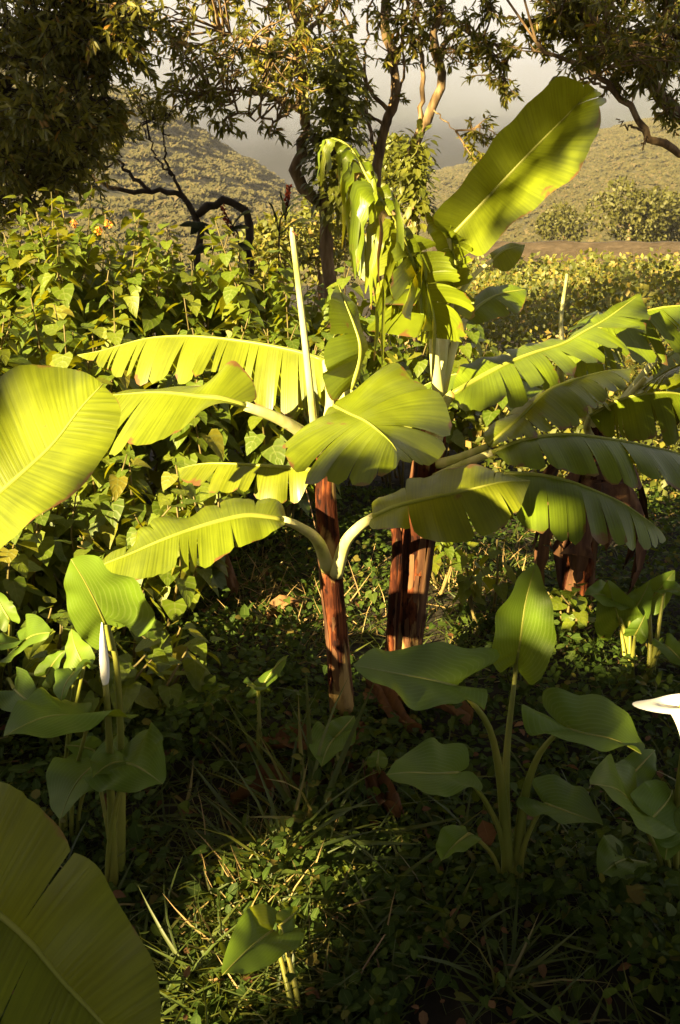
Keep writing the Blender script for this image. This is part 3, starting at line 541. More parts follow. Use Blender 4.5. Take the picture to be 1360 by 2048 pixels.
lf = banana_leaf(p0, m0, [(-220, 1620, 1.05), (-150, 1540, 1.10), (-60, 1540, 1.08), (0, 1560, 1.06), (50, 1580, 1.05), (115, 1636, 1.02), (185, 1706, 1.00), (240, 1800, .96), (290, 1882, .93), (320, 1952, .90), (328, 2060, .86), (318, 2130, .84), (300, 2180, .82)],
    [(-240, 1680, 1.0), (-190, 1850, .93), (-100, 1980, .88), (0, 2080, .84), (80, 2150, .82), (180, 2200, .80), (260, 2210, .80), (300, 2185, .82)],
    tearsA=[(.52, .9)], tearsB=[(.28, .6), (.42, .85), (.5, .7), (.58, .85), (.7, .6)], seed=311, bulge=.06, droop=0, ragged=.02, gap=.006, flare=.03, rm=.010, nu=60, label='broad dim leaf filling the bottom left corner')
joinpet(lf, [(-.98, 1.22, 1.0), (-.85, 1.12, .98), at(*m0[0])], .022, .0105)

# ------------------------------------------------------------------ calla lilies
def calla_leaf(plant, mid, A, B, pet, seed=0, rp=.009, power=1.5, bulge=.05):
    mid = ats(mid); mb = MB(); rv = np.random.default_rng(seed).random()
    for k, e in enumerate((A, B)):
        mb.add(*blade_half(mid, np.vstack([mid[:1], ats(e), mid[-1:]]), nu=34, nv=6, bulge=bulge, seed=seed+k, ripple=.002, power=power, wave=.085), rnd=rv)
    o = mb.build('leaf', MATS['calla'], plant)
    V, F, U = tube(crom(mid, 14), np.linspace(.0045, .0008, 14), 6); mk('midrib', V, F, MATS['calla_stalk'], o, U)
    P = crom(np.vstack([ats(pet), mid[:1]]), 18); V, F, U = tube(P, np.linspace(rp, .0048, 18), 8); mk('petiole', V, F, MATS['calla_stalk'], o, U)
    return o
CALLA_T = np.array([(0, 0), (-.10, .10), (-.24, .24), (-.20, .38), (0, .44), (.25, .42), (.5, .34), (.75, .20), (.92, .07), (1, 0)])
def calla_auto(plant, base, tip, nhint, foot, wscale=1.0, seed=0, cup=.25, arch=.12, rp=.008):
    """heart-shaped leaf from its stalk joint to its tip, facing nhint, on a stalk rising from foot"""
    rr = np.random.default_rng(seed); base, tip, foot = map(lambda q: np.asarray(q, float), (base, tip, foot))
    L = np.linalg.norm(tip-base); x = (tip-base)/L; n = np.asarray(nhint, float); y = nrm(np.cross(n, x)); n = np.cross(x, y)
    mid = np.array([base+x*L*t+n*L*arch*(math.sin(t*2.6)) - n*L*arch*math.sin(2.6)*t for t in np.linspace(0, 1, 6)])
    mb = MB(); rv = rr.random()
    for k, sg in enumerate((1, -1)):
        wv = rr.uniform(0, 6); E = []
        for q, (a, b) in enumerate(CALLA_T):
            b2 = b*wscale; E.append(base+x*L*a+y*L*b2*sg+n*L*(cup*b2+.045*math.sin(wv+q*1.3)*(b > .05)))
        E[0] = mid[0]; E[-1] = mid[-1]
        mb.add(*blade_half(mid, np.array(E), nu=28, nv=6, bulge=.04, seed=seed+k, ripple=.002, power=1.5, wave=.10), rnd=rv)
    o = mb.build('leaf', MATS['calla'], plant)
    V, F, U = tube(crom(mid, 12), np.linspace(.004, .0008, 12), 6); mk('midrib', V, F, MATS['calla_stalk'], o, U)
    m1 = foot*.55+base*.45+np.array((foot[0]*.12-base[0]*.12, foot[1]*.12-base[1]*.12, .02)); P = crom(np.array([foot, m1, base-x*L*.02]), 14)
    V, F, U = tube(P, np.linspace(rp, .0045, 14), 8); mk('petiole', V, F, MATS['calla_stalk'], o, U); return o

GC = 'calla lilies'
c1 = thing('calla_lily', ground_at(1022, 1795), 'leafy calla lily clump with one leaf standing upright, lower right', 'calla lily', GC)
calla_leaf(c1, [(1033, 1328, 1.95), (1042, 1270, 1.95), (1052, 1200, 1.96), (1072, 1127, 1.97)],
    [(1022, 1334, 1.95), (996, 1343, 1.93), (978, 1292, 1.92), (990, 1250, 1.93), (997, 1214, 1.94), (1022, 1180, 1.95), (1038, 1150, 1.96)],
    [(1042, 1350, 1.94), (1062, 1369, 1.92), (1088, 1352, 1.90), (1104, 1312, 1.90), (1116, 1256, 1.90), (1108, 1214, 1.92), (1090, 1175, 1.94), (1080, 1140, 1.96)],
    [(1024, 1795, 1.88), (1012, 1640, 1.88), (1014, 1500, 1.9)], seed=1, rp=.015)
calla_leaf(c1, [(912, 1373, 1.78), (850, 1358, 1.74), (780, 1345, 1.70), (706, 1330, 1.66)],
    [(938, 1350, 1.80), (990, 1306, 1.88), (970, 1294, 1.89), (928, 1301, 1.87), (881, 1291, 1.86), (840, 1302, 1.83), (778, 1298, 1.80), (737, 1307, 1.74)],
    [(924, 1386, 1.77), (970, 1390, 1.78), (965, 1424, 1.70), (928, 1410, 1.69), (910, 1417, 1.66), (856, 1418, 1.62), (804, 1416, 1.60), (763, 1386, 1.60), (727, 1354, 1.63)],
    [(1018, 1795, 1.88), (1010, 1650, 1.87), (998, 1540, 1.85), (978, 1455, 1.82), (940, 1400, 1.79)], seed=3, rp=.017)
calla_leaf(c1, [(1126, 1456, 1.84), (1170, 1468, 1.80), (1230, 1480, 1.75), (1283, 1508, 1.70)],
    [(1108, 1436, 1.86), (1086, 1408, 1.90), (1090, 1384, 1.93), (1123, 1389, 1.93), (1154, 1395, 1.92), (1180, 1388, 1.92), (1211, 1399, 1.90), (1242, 1425, 1.86), (1267, 1461, 1.80), (1290, 1488, 1.74)],
    [(1098, 1436, 1.86), (1061, 1425, 1.87), (1038, 1431, 1.85), (1056, 1462, 1.79), (1103, 1486, 1.74), (1149, 1498, 1.71), (1200, 1503, 1.69), (1242, 1493, 1.68), (1272, 1500, 1.69)],
    [(1030, 1795, 1.88), (1038, 1690, 1.88), (1050, 1590, 1.87), (1075, 1515, 1.86), (1105, 1475, 1.85)], seed=5, rp=.018)
calla_leaf(c1, [(917, 1546, 1.80), (870, 1548, 1.76), (820, 1545, 1.72), (772, 1549, 1.68)],
    [(934, 1528, 1.83), (922, 1492, 1.88), (871, 1486, 1.87), (830, 1497, 1.83), (794, 1522, 1.75)],
    [(948, 1549, 1.80), (965, 1575, 1.76), (948, 1588, 1.72), (897, 1591, 1.68), (856, 1597, 1.65), (809, 1575, 1.65)],
    [(1014, 1795, 1.88), (1004, 1680, 1.87), (975, 1610, 1.84), (940, 1562, 1.81)], seed=7)
calla_leaf(c1, [(1090, 1608, 1.84), (1130, 1622, 1.80), (1170, 1636, 1.76), (1206, 1650, 1.73)],
    [(1072, 1585, 1.87), (1067, 1563, 1.91), (1097, 1560, 1.92), (1139, 1566, 1.90), (1175, 1595, 1.85), (1200, 1631, 1.77)],
    [(1067, 1600, 1.85), (1036, 1605, 1.85), (1038, 1621, 1.82), (1072, 1638, 1.77), (1123, 1646, 1.73), (1175, 1649, 1.72)],
    [(1036, 1800, 1.87), (1038, 1745, 1.87), (1052, 1680, 1.86), (1074, 1632, 1.85)], seed=9)
calla_leaf(c1, [(938, 1668, 1.80), (910, 1690, 1.77), (882, 1722, 1.74)], [(925, 1652, 1.83), (890, 1658, 1.82), (872, 1690, 1.78)], [(960, 1675, 1.79), (964, 1685, 1.77), (925, 1704, 1.74), (900, 1712, 1.73)],
    [(1012, 1790, 1.88), (990, 1720, 1.85), (962, 1685, 1.82)], seed=11, rp=.006)
dl = scatter_obj('withered_leaf', T_OVATE, ats([(965, 1640, 1.9)]), np.array([(.3, -.2, -.9)]), np.array([(0, -1, .2)]), .075, MATS['litter'], c1); del dl['kind']

def spathe(parent, base, axis, lip, L, Rr, mat='spathe', open_=1.0):
    """calla bloom: rolled funnel flaring to a rim drawn out to one point, with its spadix"""
    base = np.asarray(base, float); a = nrm(axis); l = np.asarray(lip, float); l = nrm(l-a*np.dot(l, a)); b = np.cross(a, l); n, k = 18, 40; V = []
    for i in range(n):
        t = i/(n-1)
        for j in range(k):
            th = -math.pi+2*math.pi*j/(k-1); tip = max(0, math.cos(th))**3
            r = Rr*(.16+.30*t+open_*.62*t**3.2)*(1+.55*tip*t**4); h = L*t*(1-.18*open_*t**3*(1-.3*tip))-L*.16*open_*max(0, t-.8)/.2*(1-.6*tip)
            sp = 1+.10*(j/(k-1)); V.append(base+a*h+(l*math.cos(th)+b*math.sin(th))*r*sp)
    F = [(i*k+j, i*k+j+1, (i+1)*k+j+1, (i+1)*k+j) for i in range(n-1) for j in range(k-1)]
    o = mk('spathe', V, F, MATS[mat], parent)
    V, F, U = tube(crom(np.array([base+a*L*.1, base+a*L*.5, base+a*L*.72]), 8), [.006, .008, .008, .008, .007, .007, .006, .003], 8); mk('spadix', V, F, MATS['spadix'], parent, U)
    return o
c2 = thing('calla_lily', ground_at(1345, 1800), 'calla lily clump with an open white bloom cut by the right edge', 'calla lily', GC)
f2 = ground_at(1345, 1800)
fb = at(1374, 1462, 1.86); V, F, U = tube(crom(np.array([f2+np.array((.02, 0, 0)), at(1352, 1640, 1.9), fb]), 14), np.linspace(.011, .008, 14), 8)
mk('flower_stalk', V, F, MATS['calla_stalk'], c2, U)
spathe(c2, fb-np.array((0, 0, .02)), (-.16, .22, 1), (-1, -.25, .1), .125, .066)
for i, (b, t, n, w) in enumerate([((1262, 1612, 1.85), (1180, 1568, 1.72), (.1, -.45, .9), 1.0), ((1300, 1640, 1.80), (1345, 1580, 1.95), (-.3, -.9, .4), .9), ((1345, 1625, 1.85), (1330, 1720, 1.72), (-.3, -.7, .6), 1.0), ((1395, 1560, 1.95), (1440, 1500, 1.9), (0, -.4, .9), 1.0), ((1250, 1720, 1.85), (1200, 1752, 1.75), (.1, -.3, .95), 1.1), ((1255, 1560, 2.0), (1310, 1500, 2.1), (-.4, -.8, .4), .7)]):
    calla_auto(c2, at(*b), at(*t), n, f2+np.array((-.02+.012*i, .01*i-.02, 0)), w, 400+i*3)

f3 = ground_at(225, 1790)
c3 = thing('calla_lily', f3, 'tall calla lily with a rolled white bud, beside the left foreground leaf', 'calla lily', GC)
V, F, U = tube(crom(ats([(228, 1790, 1.9), (222, 1600, 1.9), (218, 1470, 1.9), (211, 1365, 1.9)]), 16), np.linspace(.013, .007, 16), 8); mk('flower_stalk', V, F, MATS['calla_stalk'], c3, U)
P = crom(ats([(211, 1372, 1.9), (209, 1330, 1.9), (206, 1290, 1.9), (204, 1245, 1.9)]), 16)
V, F, U = tube(P, np.interp(np.linspace(0, 1, 16), [0, .15, .4, .8, 1], [.006, .010, .011, .006, .0015]), 10); o = mk('rolled_bud', V, F, MATS['spathe'], c3, U); o['label'] = 'slim rolled white bud'
V, F, U = tube(crom(ats([(240, 1790, 1.93), (243, 1600, 1.95), (240, 1440, 1.97), (232, 1320, 1.98), (214, 1250, 1.98)]), 18), np.linspace(.013, .006, 18), 8); mk('petiole', V, F, MATS['calla_stalk'], c3, U)
calla_leaf(c3, [(212, 1248, 1.97), (192, 1205, 1.92), (168, 1160, 1.90), (142, 1118, 1.90)],
    [(208, 1275, 1.97), (205, 1303, 1.97), (173, 1287, 1.96), (144, 1250, 1.94), (128, 1204, 1.93), (131, 1145, 1.92), (137, 1125, 1.91)],
    [(225, 1254, 1.95), (250, 1262, 1.88), (291, 1266, 1.80), (265, 1190, 1.78), (247, 1158, 1.80), (200, 1128, 1.84), (160, 1113, 1.88)],
    [(222, 1300, 1.97), (216, 1270, 1.97)], seed=13, rp=.006)
for i, (b, t, n, w) in enumerate([((253, 1527, 1.85), (325, 1568, 1.70), (.1, -.62, .78), 1.15), ((250, 1525, 1.9), (185, 1555, 1.76), (-.1, -.6, .8), 1.0), ((185, 1500, 2.0), (130, 1490, 2.0), (-.2, -.5, .8), 1.0)]):
    calla_auto(c3, at(*b), at(*t), n, f3+np.array((-.012+.011*i, .012*i-.02, 0)), w, 440+i*3, rp=.006)
def small_calla(foot_px, leaves, label, seed, rp=.007):
    f = ground_at(*foot_px); c = thing('calla_lily', f, label, 'calla lily', GC)
    for i, (b, t, n, w) in enumerate(leaves): calla_auto(c, at(*b), at(*t), n, f+np.array((.012*i, .01*i, 0)), w, seed+i*3, rp=rp)
    return c
small_calla((120, 1720), [((168, 1330, 2.0), (143, 1258, 2.05), (-.4, -.85, .3), 1.1), ((150, 1345, 1.95), (122, 1402, 1.85), (-.4, -.7, .6), 1.0), ((175, 1440, 1.88), (10, 1472, 1.62), (-.1, -.5, .85), .85), ((190, 1530, 1.95), (120, 1640, 1.72), (-.2, -.6, .75), .9)], 'calla lily with long wavy leaves between the white bud and the left edge', 640, .006)
small_calla((516, 1560), [((520, 1385, 2.5), (578, 1310, 2.55), (-.8, -.4, .45), .6), ((515, 1380, 2.5), (494, 1372, 2.42), (0, -.5, .9), 1.0)], 'small calla lily with one curled leaf on a thin stalk', 480)
small_calla((676, 1600), [((668, 1478, 2.35), (642, 1535, 2.2), (-.2, -.75, .6), 1.0), ((668, 1478, 2.36), (708, 1432, 2.45), (.1, -.8, .5), .9)], 'small calla lily leaning in front of the slim banana stem foot', 500)
small_calla((592, 2075), [((545, 1862, 1.62), (445, 1950, 1.45), (-.1, -.7, .7), .75), ((560, 1850, 1.62), (598, 1815, 1.7), (.2, -.8, .5), .6)], 'dark calla lily on a bent stalk over the sunlit grass at the bottom', 520)
small_calla((1250, 1372), [((1240, 1250, 3.1), (1215, 1160, 3.05), (-.3, -.8, .5), .9), ((1260, 1230, 3.1), (1300, 1160, 3.1), (.2, -.8, .5), .9), ((1270, 1270, 3.0), (1290, 1230, 3.0), (0, -.8, .6), 1.1), ((1225, 1200, 3.1), (1170, 1190, 3.0), (0, -.5, .85), .9)], 'shadowed calla lily clump under the right banana leaves', 540, .012)
small_calla((1292, 1372), [((1330, 1290, 3.0), (1375, 1340, 2.9), (.1, -.6, .8), .9), ((1300, 1200, 3.15), (1350, 1140, 3.15), (0, -.8, .6), .9), ((1330, 1180, 3.1), (1380, 1190, 3.0), (0, -.5, .85), .9)], 'shadowed calla lily clump nearest the right edge under banana leaves', 560, .012)
small_calla((-10, 1420), [((45, 1290, 2.3), (100, 1265, 2.2), (-.3, -.5, .8), 1.0), ((40, 1290, 2.3), (-30, 1300, 2.2), (-.3, -.5, .8), 1.0), ((95, 1350, 2.2), (130, 1300, 2.2), (-.4, -.7, .5), .9), ((30, 1380, 2.1), (80, 1420, 2.0), (-.3, -.6, .7), .9), ((20, 1240, 2.4), (-10, 1180, 2.45), (-.3, -.7, .6), .8)], 'sunlit calla lily leaves at the left edge below the glowing banana leaf', 580)
small_calla((420, 1480), [((400, 1400, 2.6), (330, 1430, 2.45), (-.1, -.5, .85), .8), ((415, 1395, 2.62), (460, 1372, 2.6), (0, -.6, .8), .9)], 'half lit calla lily between the left shrubs and the slim stem', 600)
small_calla((765, 1600), [((755, 1530, 2.25), (758, 1500, 2.3), (-.1, -.7, .6), 1.3)], 'tiny calla lily seedling behind the leafy right clump', 620, .004)

# ------------------------------------------------------------------ shrubs with heart-shaped leaves
LEAF_ME = [mesh_data('shrub_leaf', T_HEART[0]*np.array((1, w, d)), T_HEART[1], MATS['shrub'], T_HEART[2]) for w, d in ((1, 1), (.92, 1.6), (1.08, .5))]
def shrub(base, nst, height, rad, label, seed, leaf=.10, nleaf=150, lean=(0, 0), name='heart_leaf_shrub', cat='shrub', group='heart-leaved shrubs', first=.25):
    rr = np.random.default_rng(seed); base = np.array(base, float); base[2] = gz(base[0], base[1])-.02
    o = thing(name, base, label, cat, group); L = []
    for s in range(nst):
        a = rr.uniform(0, 6.28); d = rr.uniform(.1, 1)**.6*rad; h = height*rr.uniform(.85, 1.12)*(1-.18*(d/rad)**2)
        f = base+np.array((math.cos(a), math.sin(a), 0))*d*.55
        top = base+np.array((math.cos(a)*d*1.15+lean[0], math.sin(a)*d*1.15+lean[1], h))
        P = crom(np.array([f, f*.5+top*.5+np.array((rr.normal(0, .05), rr.normal(0, .05), .12*h)), top]), 14)
        V, F, U = tube(P, np.linspace(.009, .003, 14), 5); mk('stem', V, F, MATS['stem'], o, U)
        nn = int(h/.062); ph = rr.uniform(0, 6)
        for q in range(nn):
            t = first+(1-first)*(q+1)/nn; i = min(13, t*13); p = P[int(i)]+(P[min(13, int(i)+1)]-P[int(i)])*(i % 1)
            for k in (0, 1):
                az = ph+q*1.75+k*math.pi+rr.normal(0, .3); sz = leaf*rr.uniform(.7, 1.2)*(1-.45*max(0, t-.82)/.18)
                out = np.array((math.cos(az), math.sin(az), 0)); dz_ = rr.uniform(-1.3, -.15)+.7*max(0, t-.85)/.15; dr = out*1.0+np.array((0, 0, dz_))
                L.append((p+out*sz*.45+np.array((0, 0, .01)), nrm(dr), nrm(-out*dz_+np.array((rr.normal(0, .28), rr.normal(0, .28), 1))), sz))
    # the leaves nearest the camera are pieces of their own, the rest is the inner mass
    L.sort(key=lambda l: l[0][1]-1.1*l[0][2])
    for p, d, n, sz in L[:nleaf]:
        X = Vector(d); Y = Vector(np.cross(n, d)).normalized(); Z = X.cross(Y); lo = bpy.data.objects.new('leaf', LEAF_ME[rr.integers(0, 3)]); COL.objects.link(lo); lo.parent = o
        m = Matrix((X*sz, Y*sz, Z*sz)).transposed().to_4x4(); m.translation = Vector(p-base); lo.matrix_basis = m
    if len(L) > nleaf:
        R_ = L[nleaf:]; f = scatter_obj('foliage', T_HEART, np.array([l[0] for l in R_]), np.array([l[1] for l in R_]), np.array([l[2] for l in R_]), np.array([l[3] for l in R_]), MATS['shrub'], o)
    return o
SH = [  # base x, y, stems, height, radius, label
 ((-2.35, 5.2), 13, 1.62, .55, 'tall sunny heart-leaved shrub at the far left of the bank'),
 ((-1.55, 5.4), 14, 1.66, .55, 'sunny heart-leaved shrub with orange blossom in the bank'),
 ((-.85, 5.5), 13, 1.54, .50, 'sunny heart-leaved shrub below the crooked dark branch'),
 ((-.20, 5.6), 12, 1.28, .50, 'heart-leaved shrub behind the rolled spear leaf'),
 ((-1.95, 4.3), 14, 1.25, .50, 'heart-leaved shrub in the bank above the glowing left leaf'),
 ((-1.15, 4.4), 14, 1.18, .50, 'heart-leaved shrub in the bank behind the comb-torn leaf'),
 ((-.45, 4.6), 12, 1.10, .45, 'heart-leaved shrub in the bank straight behind the slim stem'),
 ((-1.35, 3.35), 11, .72, .40, 'low heart-leaved shrub in the dark hollow right of the glowing left leaf'),
 ((-.80, 3.55), 10, .66, .36, 'low heart-leaved shrub under the folded banana leaf'),
 ((-.75, 2.75), 8, .42, .28, 'knee-high heart-leaved shrub behind the rolled white bud'),
 ((-1.5, 2.7), 9, .60, .30, 'knee-high heart-leaved shrub at the left edge'),
 ((.55, 5.8), 10, 1.10, .5, 'heart-leaved shrub half hidden behind the taller banana stem'),
 ((-2.9, 6.2), 12, 1.75, .6, 'tallest heart-leaved shrub in the left corner of the bank'),
]
for i, ((x, y), ns, h, rd, lb) in enumerate(SH):
    shrub((x, y, 0), int(ns*1.9), h*(1.04 if y > 5 else 1.06 if y > 4 else 1), rd, lb, 700+i, nleaf=200 if y > 4 else 150, leaf=.115 if y > 4 else .10)
b = at(85, 480, 5.0); shrub((b[0], b[1], 0), 3, 1.92, .16, 'single tall leafy shoot rising above the left bank', 731, nleaf=120, first=.5)
for i, (x, y, h) in enumerate([(.62, 3.5, .42), (.45, 3.9, .35), (.9, 3.3, .3)]):
    shrub((x, y, 0), 3, h, .14, ['small bright seedling right of the thick banana stem', 'small seedling behind the thick banana stem', 'small dim seedling behind the upright calla leaf'][i], 741+i, leaf=.075, nleaf=60, name='seedling', cat='seedling', group='seedlings', first=.4)
# orange blossom heads on the bank
for i, (px, py, Y) in enumerate([(146, 436, 5.0), (216, 436, 5.1), (196, 450, 5.0)]):
    c = at(px, py, Y); d = rdir(26, .4); P = c+d*.012-np.array((0, 0, .03))
    o = scatter_obj('blossom', T_SMALL, P, d, rdir(26), .013, MATS['orange_flower'], wid=1.6, kind='thing')
    tag(o, ['orange blossom head, leftmost of the three on the bank', 'orange blossom head, rightmost of the three on the bank', 'small orange blossom head, lowest of the three on the bank'][i], 'flower', 'orange blossoms')

# ginger-like plants with red spikes before the valley, shadow put into the dark leaf colour
def spike_plant(foot, top, label, seed, leaves):
    f = at(*foot); f2 = np.array((f[0], f[1], gz(f[0], f[1]))); o = thing('red_spike_plant', f2, label, 'plant', 'red spike plants')
    t = at(*top); V, F, U = tube(crom(np.array([f2, f, f*.5+t*.5+np.array((.02, 0, 0)), t]), 16), np.linspace(.012, .005, 16), 6); mk('stem', V, F, MATS['dark_bark'], o, U)
    n = 60; q = RNG.uniform(0, .20, n); ax = nrm(t-f); P = t-ax*q[:, None]+rdir(n)*.012
    fl = scatter_obj('flower_spike', T_SMALL, P, nrm(rdir(n)+ax*1.2), rdir(n), .03, MATS['red_flower'], o, kind='thing'); del fl['kind']
    rr = np.random.default_rng(seed)
    for k, (px, py, dx, dy, L) in enumerate(leaves):
        b = at(px, py, foot[2]); e = at(px+dx, py+dy, foot[2]-.1)
        mid = crom(np.array([b, b*.5+e*.5+np.array((0, 0, .05)), e]), 7); side = nrm(np.cross(e-b, (0, -.4, .9))); w = .5*L*np.sin(np.linspace(.08, 1, 7)*math.pi)**.7
        mb = MB()
        for sg in (1, -1): mb.add(*blade_half(mid, mid+side*(sg*w)[:, None]-np.array((0, 0, .35))*w[:, None], nu=10, nv=3))
        mb.build('leaf', MATS['dark_leaf'], o)
spike_plant((558, 480, 6.6), (578, 375, 6.6), 'dark silhouetted plant with an upright red flower spike before the valley', 3, [(560, 470, -25, -70, .09), (563, 450, 40, -45, .08), (566, 430, 50, -40, .06), (558, 470, 70, -30, .07), (570, 440, -12, -60, .06)])
spike_plant((478, 500, 6.4), (444, 415, 6.4), 'dark leafy plant with a leaning dull red spike beneath the crooked branch', 5, [(430, 470, -75, -20, .12), (440, 480, 60, -25, .10), (420, 450, -40, 20, .09), (455, 470, 50, -50, .10), (440, 500, -60, 10, .12), (460, 500, 50, 0, .11)])

# ------------------------------------------------------------------ trees behind the garden
def tree(name, base, label, limbs, clumps, mat='tree_leaf', bark='bark', leaf=.055, seed=0, extra=(), tpl=T_LANCE, density=1.0, cat='tree', group='trees behind the garden'):
    """limbs: (points, r0, r1) ; clumps: (px, py, Y, radius m, leaves) sprays of twigs and leaves hung on the nearest limb"""
    rr = np.random.default_rng(seed); o = thing(name, base, label, cat, group); allP = []
    for k, (pts, r0, r1) in enumerate(limbs):
        P = ats(pts) if not isinstance(pts, np.ndarray) else pts; n = max(14, len(P)*5); C = crom(P, n); C += rr.normal(0, .016, C.shape)*np.linspace(.2, 1, n)[:, None]
        V, F, U = tube(C, np.linspace(r0, r1, n)*(1+rr.normal(0, .06, n)), 10, wob=.05, seed=k); mk('trunk' if k == 0 else 'limb', V, F, MATS[bark], o, U); allP.append(C)
    allP = np.vstack(allP); tw = MB(); LP = []; LD = []; LN = []; LS = []
    for cl in list(clumps)+list(extra):
        if isinstance(cl[0], np.ndarray): c, rad, nl = cl
        else: c, rad, nl = at(cl[0], cl[1], cl[2]), cl[3], cl[4]
        nl = int(nl*density); nt = max(3, nl//16)
        j = allP[np.argmin(np.linalg.norm(allP-c, axis=1)+rr.random(len(allP))*.15)]
        core = crom(np.array([j, j*.4+c*.6+rr.normal(0, .07, 3)*rad*2, c]), 7); tw.add(*tube(core, np.linspace(.009, .004, 7), 5, cap=False))
        for q in range(nt):
            e = c+nrm(rr.normal(0, 1, 3))*rad*rr.uniform(.35, 1.05)*np.array((1, 1, .8)); s = core[rr.integers(3, 7)]
            sp = crom(np.array([s, s*.5+e*.5+rr.normal(0, .08, 3)*rad, e]), 6); tw.add(*tube(sp, np.linspace(.005, .0018, 6), 4, cap=False))
            for z in range(16):
                f = rr.uniform(.35, 1)*5; i = min(4, int(f)); p = sp[i]+(sp[i+1]-sp[i])*(f-i)
                LP.append(p); LD.append(nrm(nrm(e-s)*.6+rr.normal(0, .6, 3)+np.array((0, 0, -.35)))); LN.append(rr.normal(0, .6, 3)+np.array((0, -.2, .6))); LS.append(leaf*rr.uniform(.65, 1.35))
    t = tw.build('twigs', MATS[bark], o); t['kind'] = 'stuff'
    scatter_obj('crown', tpl, np.array(LP), np.array(LD), np.array(LN), np.array(LS), MATS[mat], o)
    return o
def ring(n, cx, cy, Y, rx, ry, rY, r, nl, seed):
    rr = np.random.default_rng(seed); out = []
    for _ in range(n):
        d = rr.normal(0, 1, 3); d /= max(1.0, np.linalg.norm(d)/1.0); out.append((cx+d[0]*rx, cy+d[1]*ry, Y+d[2]*rY, r*rr.uniform(.7, 1.25), nl))
    return out
gb = lambda px, Y: np.array((at(px, 480, Y)[0], Y, gz(at(px, 480, Y)[0], Y)))
def foot(px, Y): 
    g = gb(px, Y); return g
def limb0(px, Y, pts): return np.vstack([foot(px, Y)[None], ats(pts)])
tree('valley_tree', foot(665, 7.2), 'crooked tree with sunlit left branches, left of the middle pair of trunks',
    [(limb0(670, 7.2, [(650, 430, 7.2), (632, 408, 7.2), (596, 350, 7.2), (594, 320, 7.2), (612, 290, 7.2), (612, 240, 7.2), (606, 190, 7.2), (602, 100, 7.2), (584, 0, 7.2), (570, -120, 7.2)]), .065, .03),
     ([(612, 265, 7.2), (640, 285, 7.15), (668, 320, 7.1), (690, 400, 7.1)], .04, .045), ([(607, 225, 7.2), (560, 200, 7.1), (515, 188, 7.0), (470, 180, 6.9), (420, 190, 6.8)], .022, .008),
     ([(604, 140, 7.2), (560, 110, 7.1), (500, 90, 7.0), (440, 60, 6.9)], .022, .008), ([(606, 180, 7.2), (570, 230, 7.0), (520, 240, 6.9), (470, 225, 6.8)], .014, .005), ([(600, 90, 7.2), (640, 30, 7.3), (670, -60, 7.4)], .02, .008)],
    ring(56, 470, 105, 6.9, 165, 130, .6, .30, 60, 1)+ring(14, 600, 60, 7.2, 90, 90, .4, .28, 70, 2)+ring(8, 470, -150, 7.1, 250, 100, .8, .35, 160, 3)+[(540, 270, 6.9, .14, 40), (450, 240, 6.9, .18, 100), (400, 200, 6.8, .2, 160)], seed=21, mat='tree_leaf', leaf=.062)
tree('valley_tree', foot(756, 7.6), 'slender dark tree trunk, left one of the middle pair',
    [(limb0(752, 7.6, [(753, 400, 7.6), (757, 300, 7.6), (782, 222, 7.6), (787, 130, 7.6), (771, 50, 7.6), (768, -20, 7.6), (760, -120, 7.6)]), .05, .03), ([(783, 225, 7.6), (740, 180, 7.6), (700, 60, 7.6), (680, 0, 7.6)], .018, .007), ([(787, 140, 7.6), (810, 60, 7.5), (815, -20, 7.5)], .02, .008), ([(771, 250, 7.6), (720, 220, 7.5), (690, 200, 7.5)], .012, .004), ([(757, 330, 7.6), (735, 230, 7.6), (728, 120, 7.6), (740, 0, 7.6)], .016, .007), ([(760, 290, 7.6), (800, 190, 7.6), (806, 90, 7.6), (800, -20, 7.6)], .014, .006)],
    ring(11, 750, 50, 7.6, 110, 80, .4, .24, 90, 5)+[(730, 220, 7.5, .2, 110), (745, 270, 7.5, .15, 60), (800, 200, 7.6, .16, 60), (700, 150, 7.5, .22, 120)]+ring(8, 760, -150, 7.6, 200, 90, .6, .35, 180, 6), seed=22)
tree('valley_tree', foot(832, 7.3), 'ivy-wrapped sunlit tree trunk, right one of the middle pair',
    [(limb0(830, 7.3, [(827, 420, 7.3), (829, 330, 7.3), (836, 268, 7.3), (860, 221, 7.3), (881, 170, 7.3), (872, 77, 7.3), (876, 0, 7.3), (870, -100, 7.3)]), .052, .030), ([(838, 262, 7.3), (848, 154, 7.28), (836, 50, 7.26), (830, -30, 7.25)], .020, .010), ([(876, 110, 7.3), (920, 60, 7.3), (980, 90, 7.2), (1040, 110, 7.1)], .022, .008), ([(862, 215, 7.3), (890, 240, 7.2), (905, 256, 7.2)], .008, .003)],
    ring(15, 910, 40, 7.3, 130, 70, .4, .25, 120, 8)+[(980, 150, 7.1, .22, 190), (1000, 190, 7.1, .22, 170), (960, 250, 7.1, .2, 190), (950, 300, 7.1, .16, 120), (990, 110, 7.1, .25, 200)]+ring(8, 880, -150, 7.3, 220, 90, .6, .35, 180, 9), seed=23)
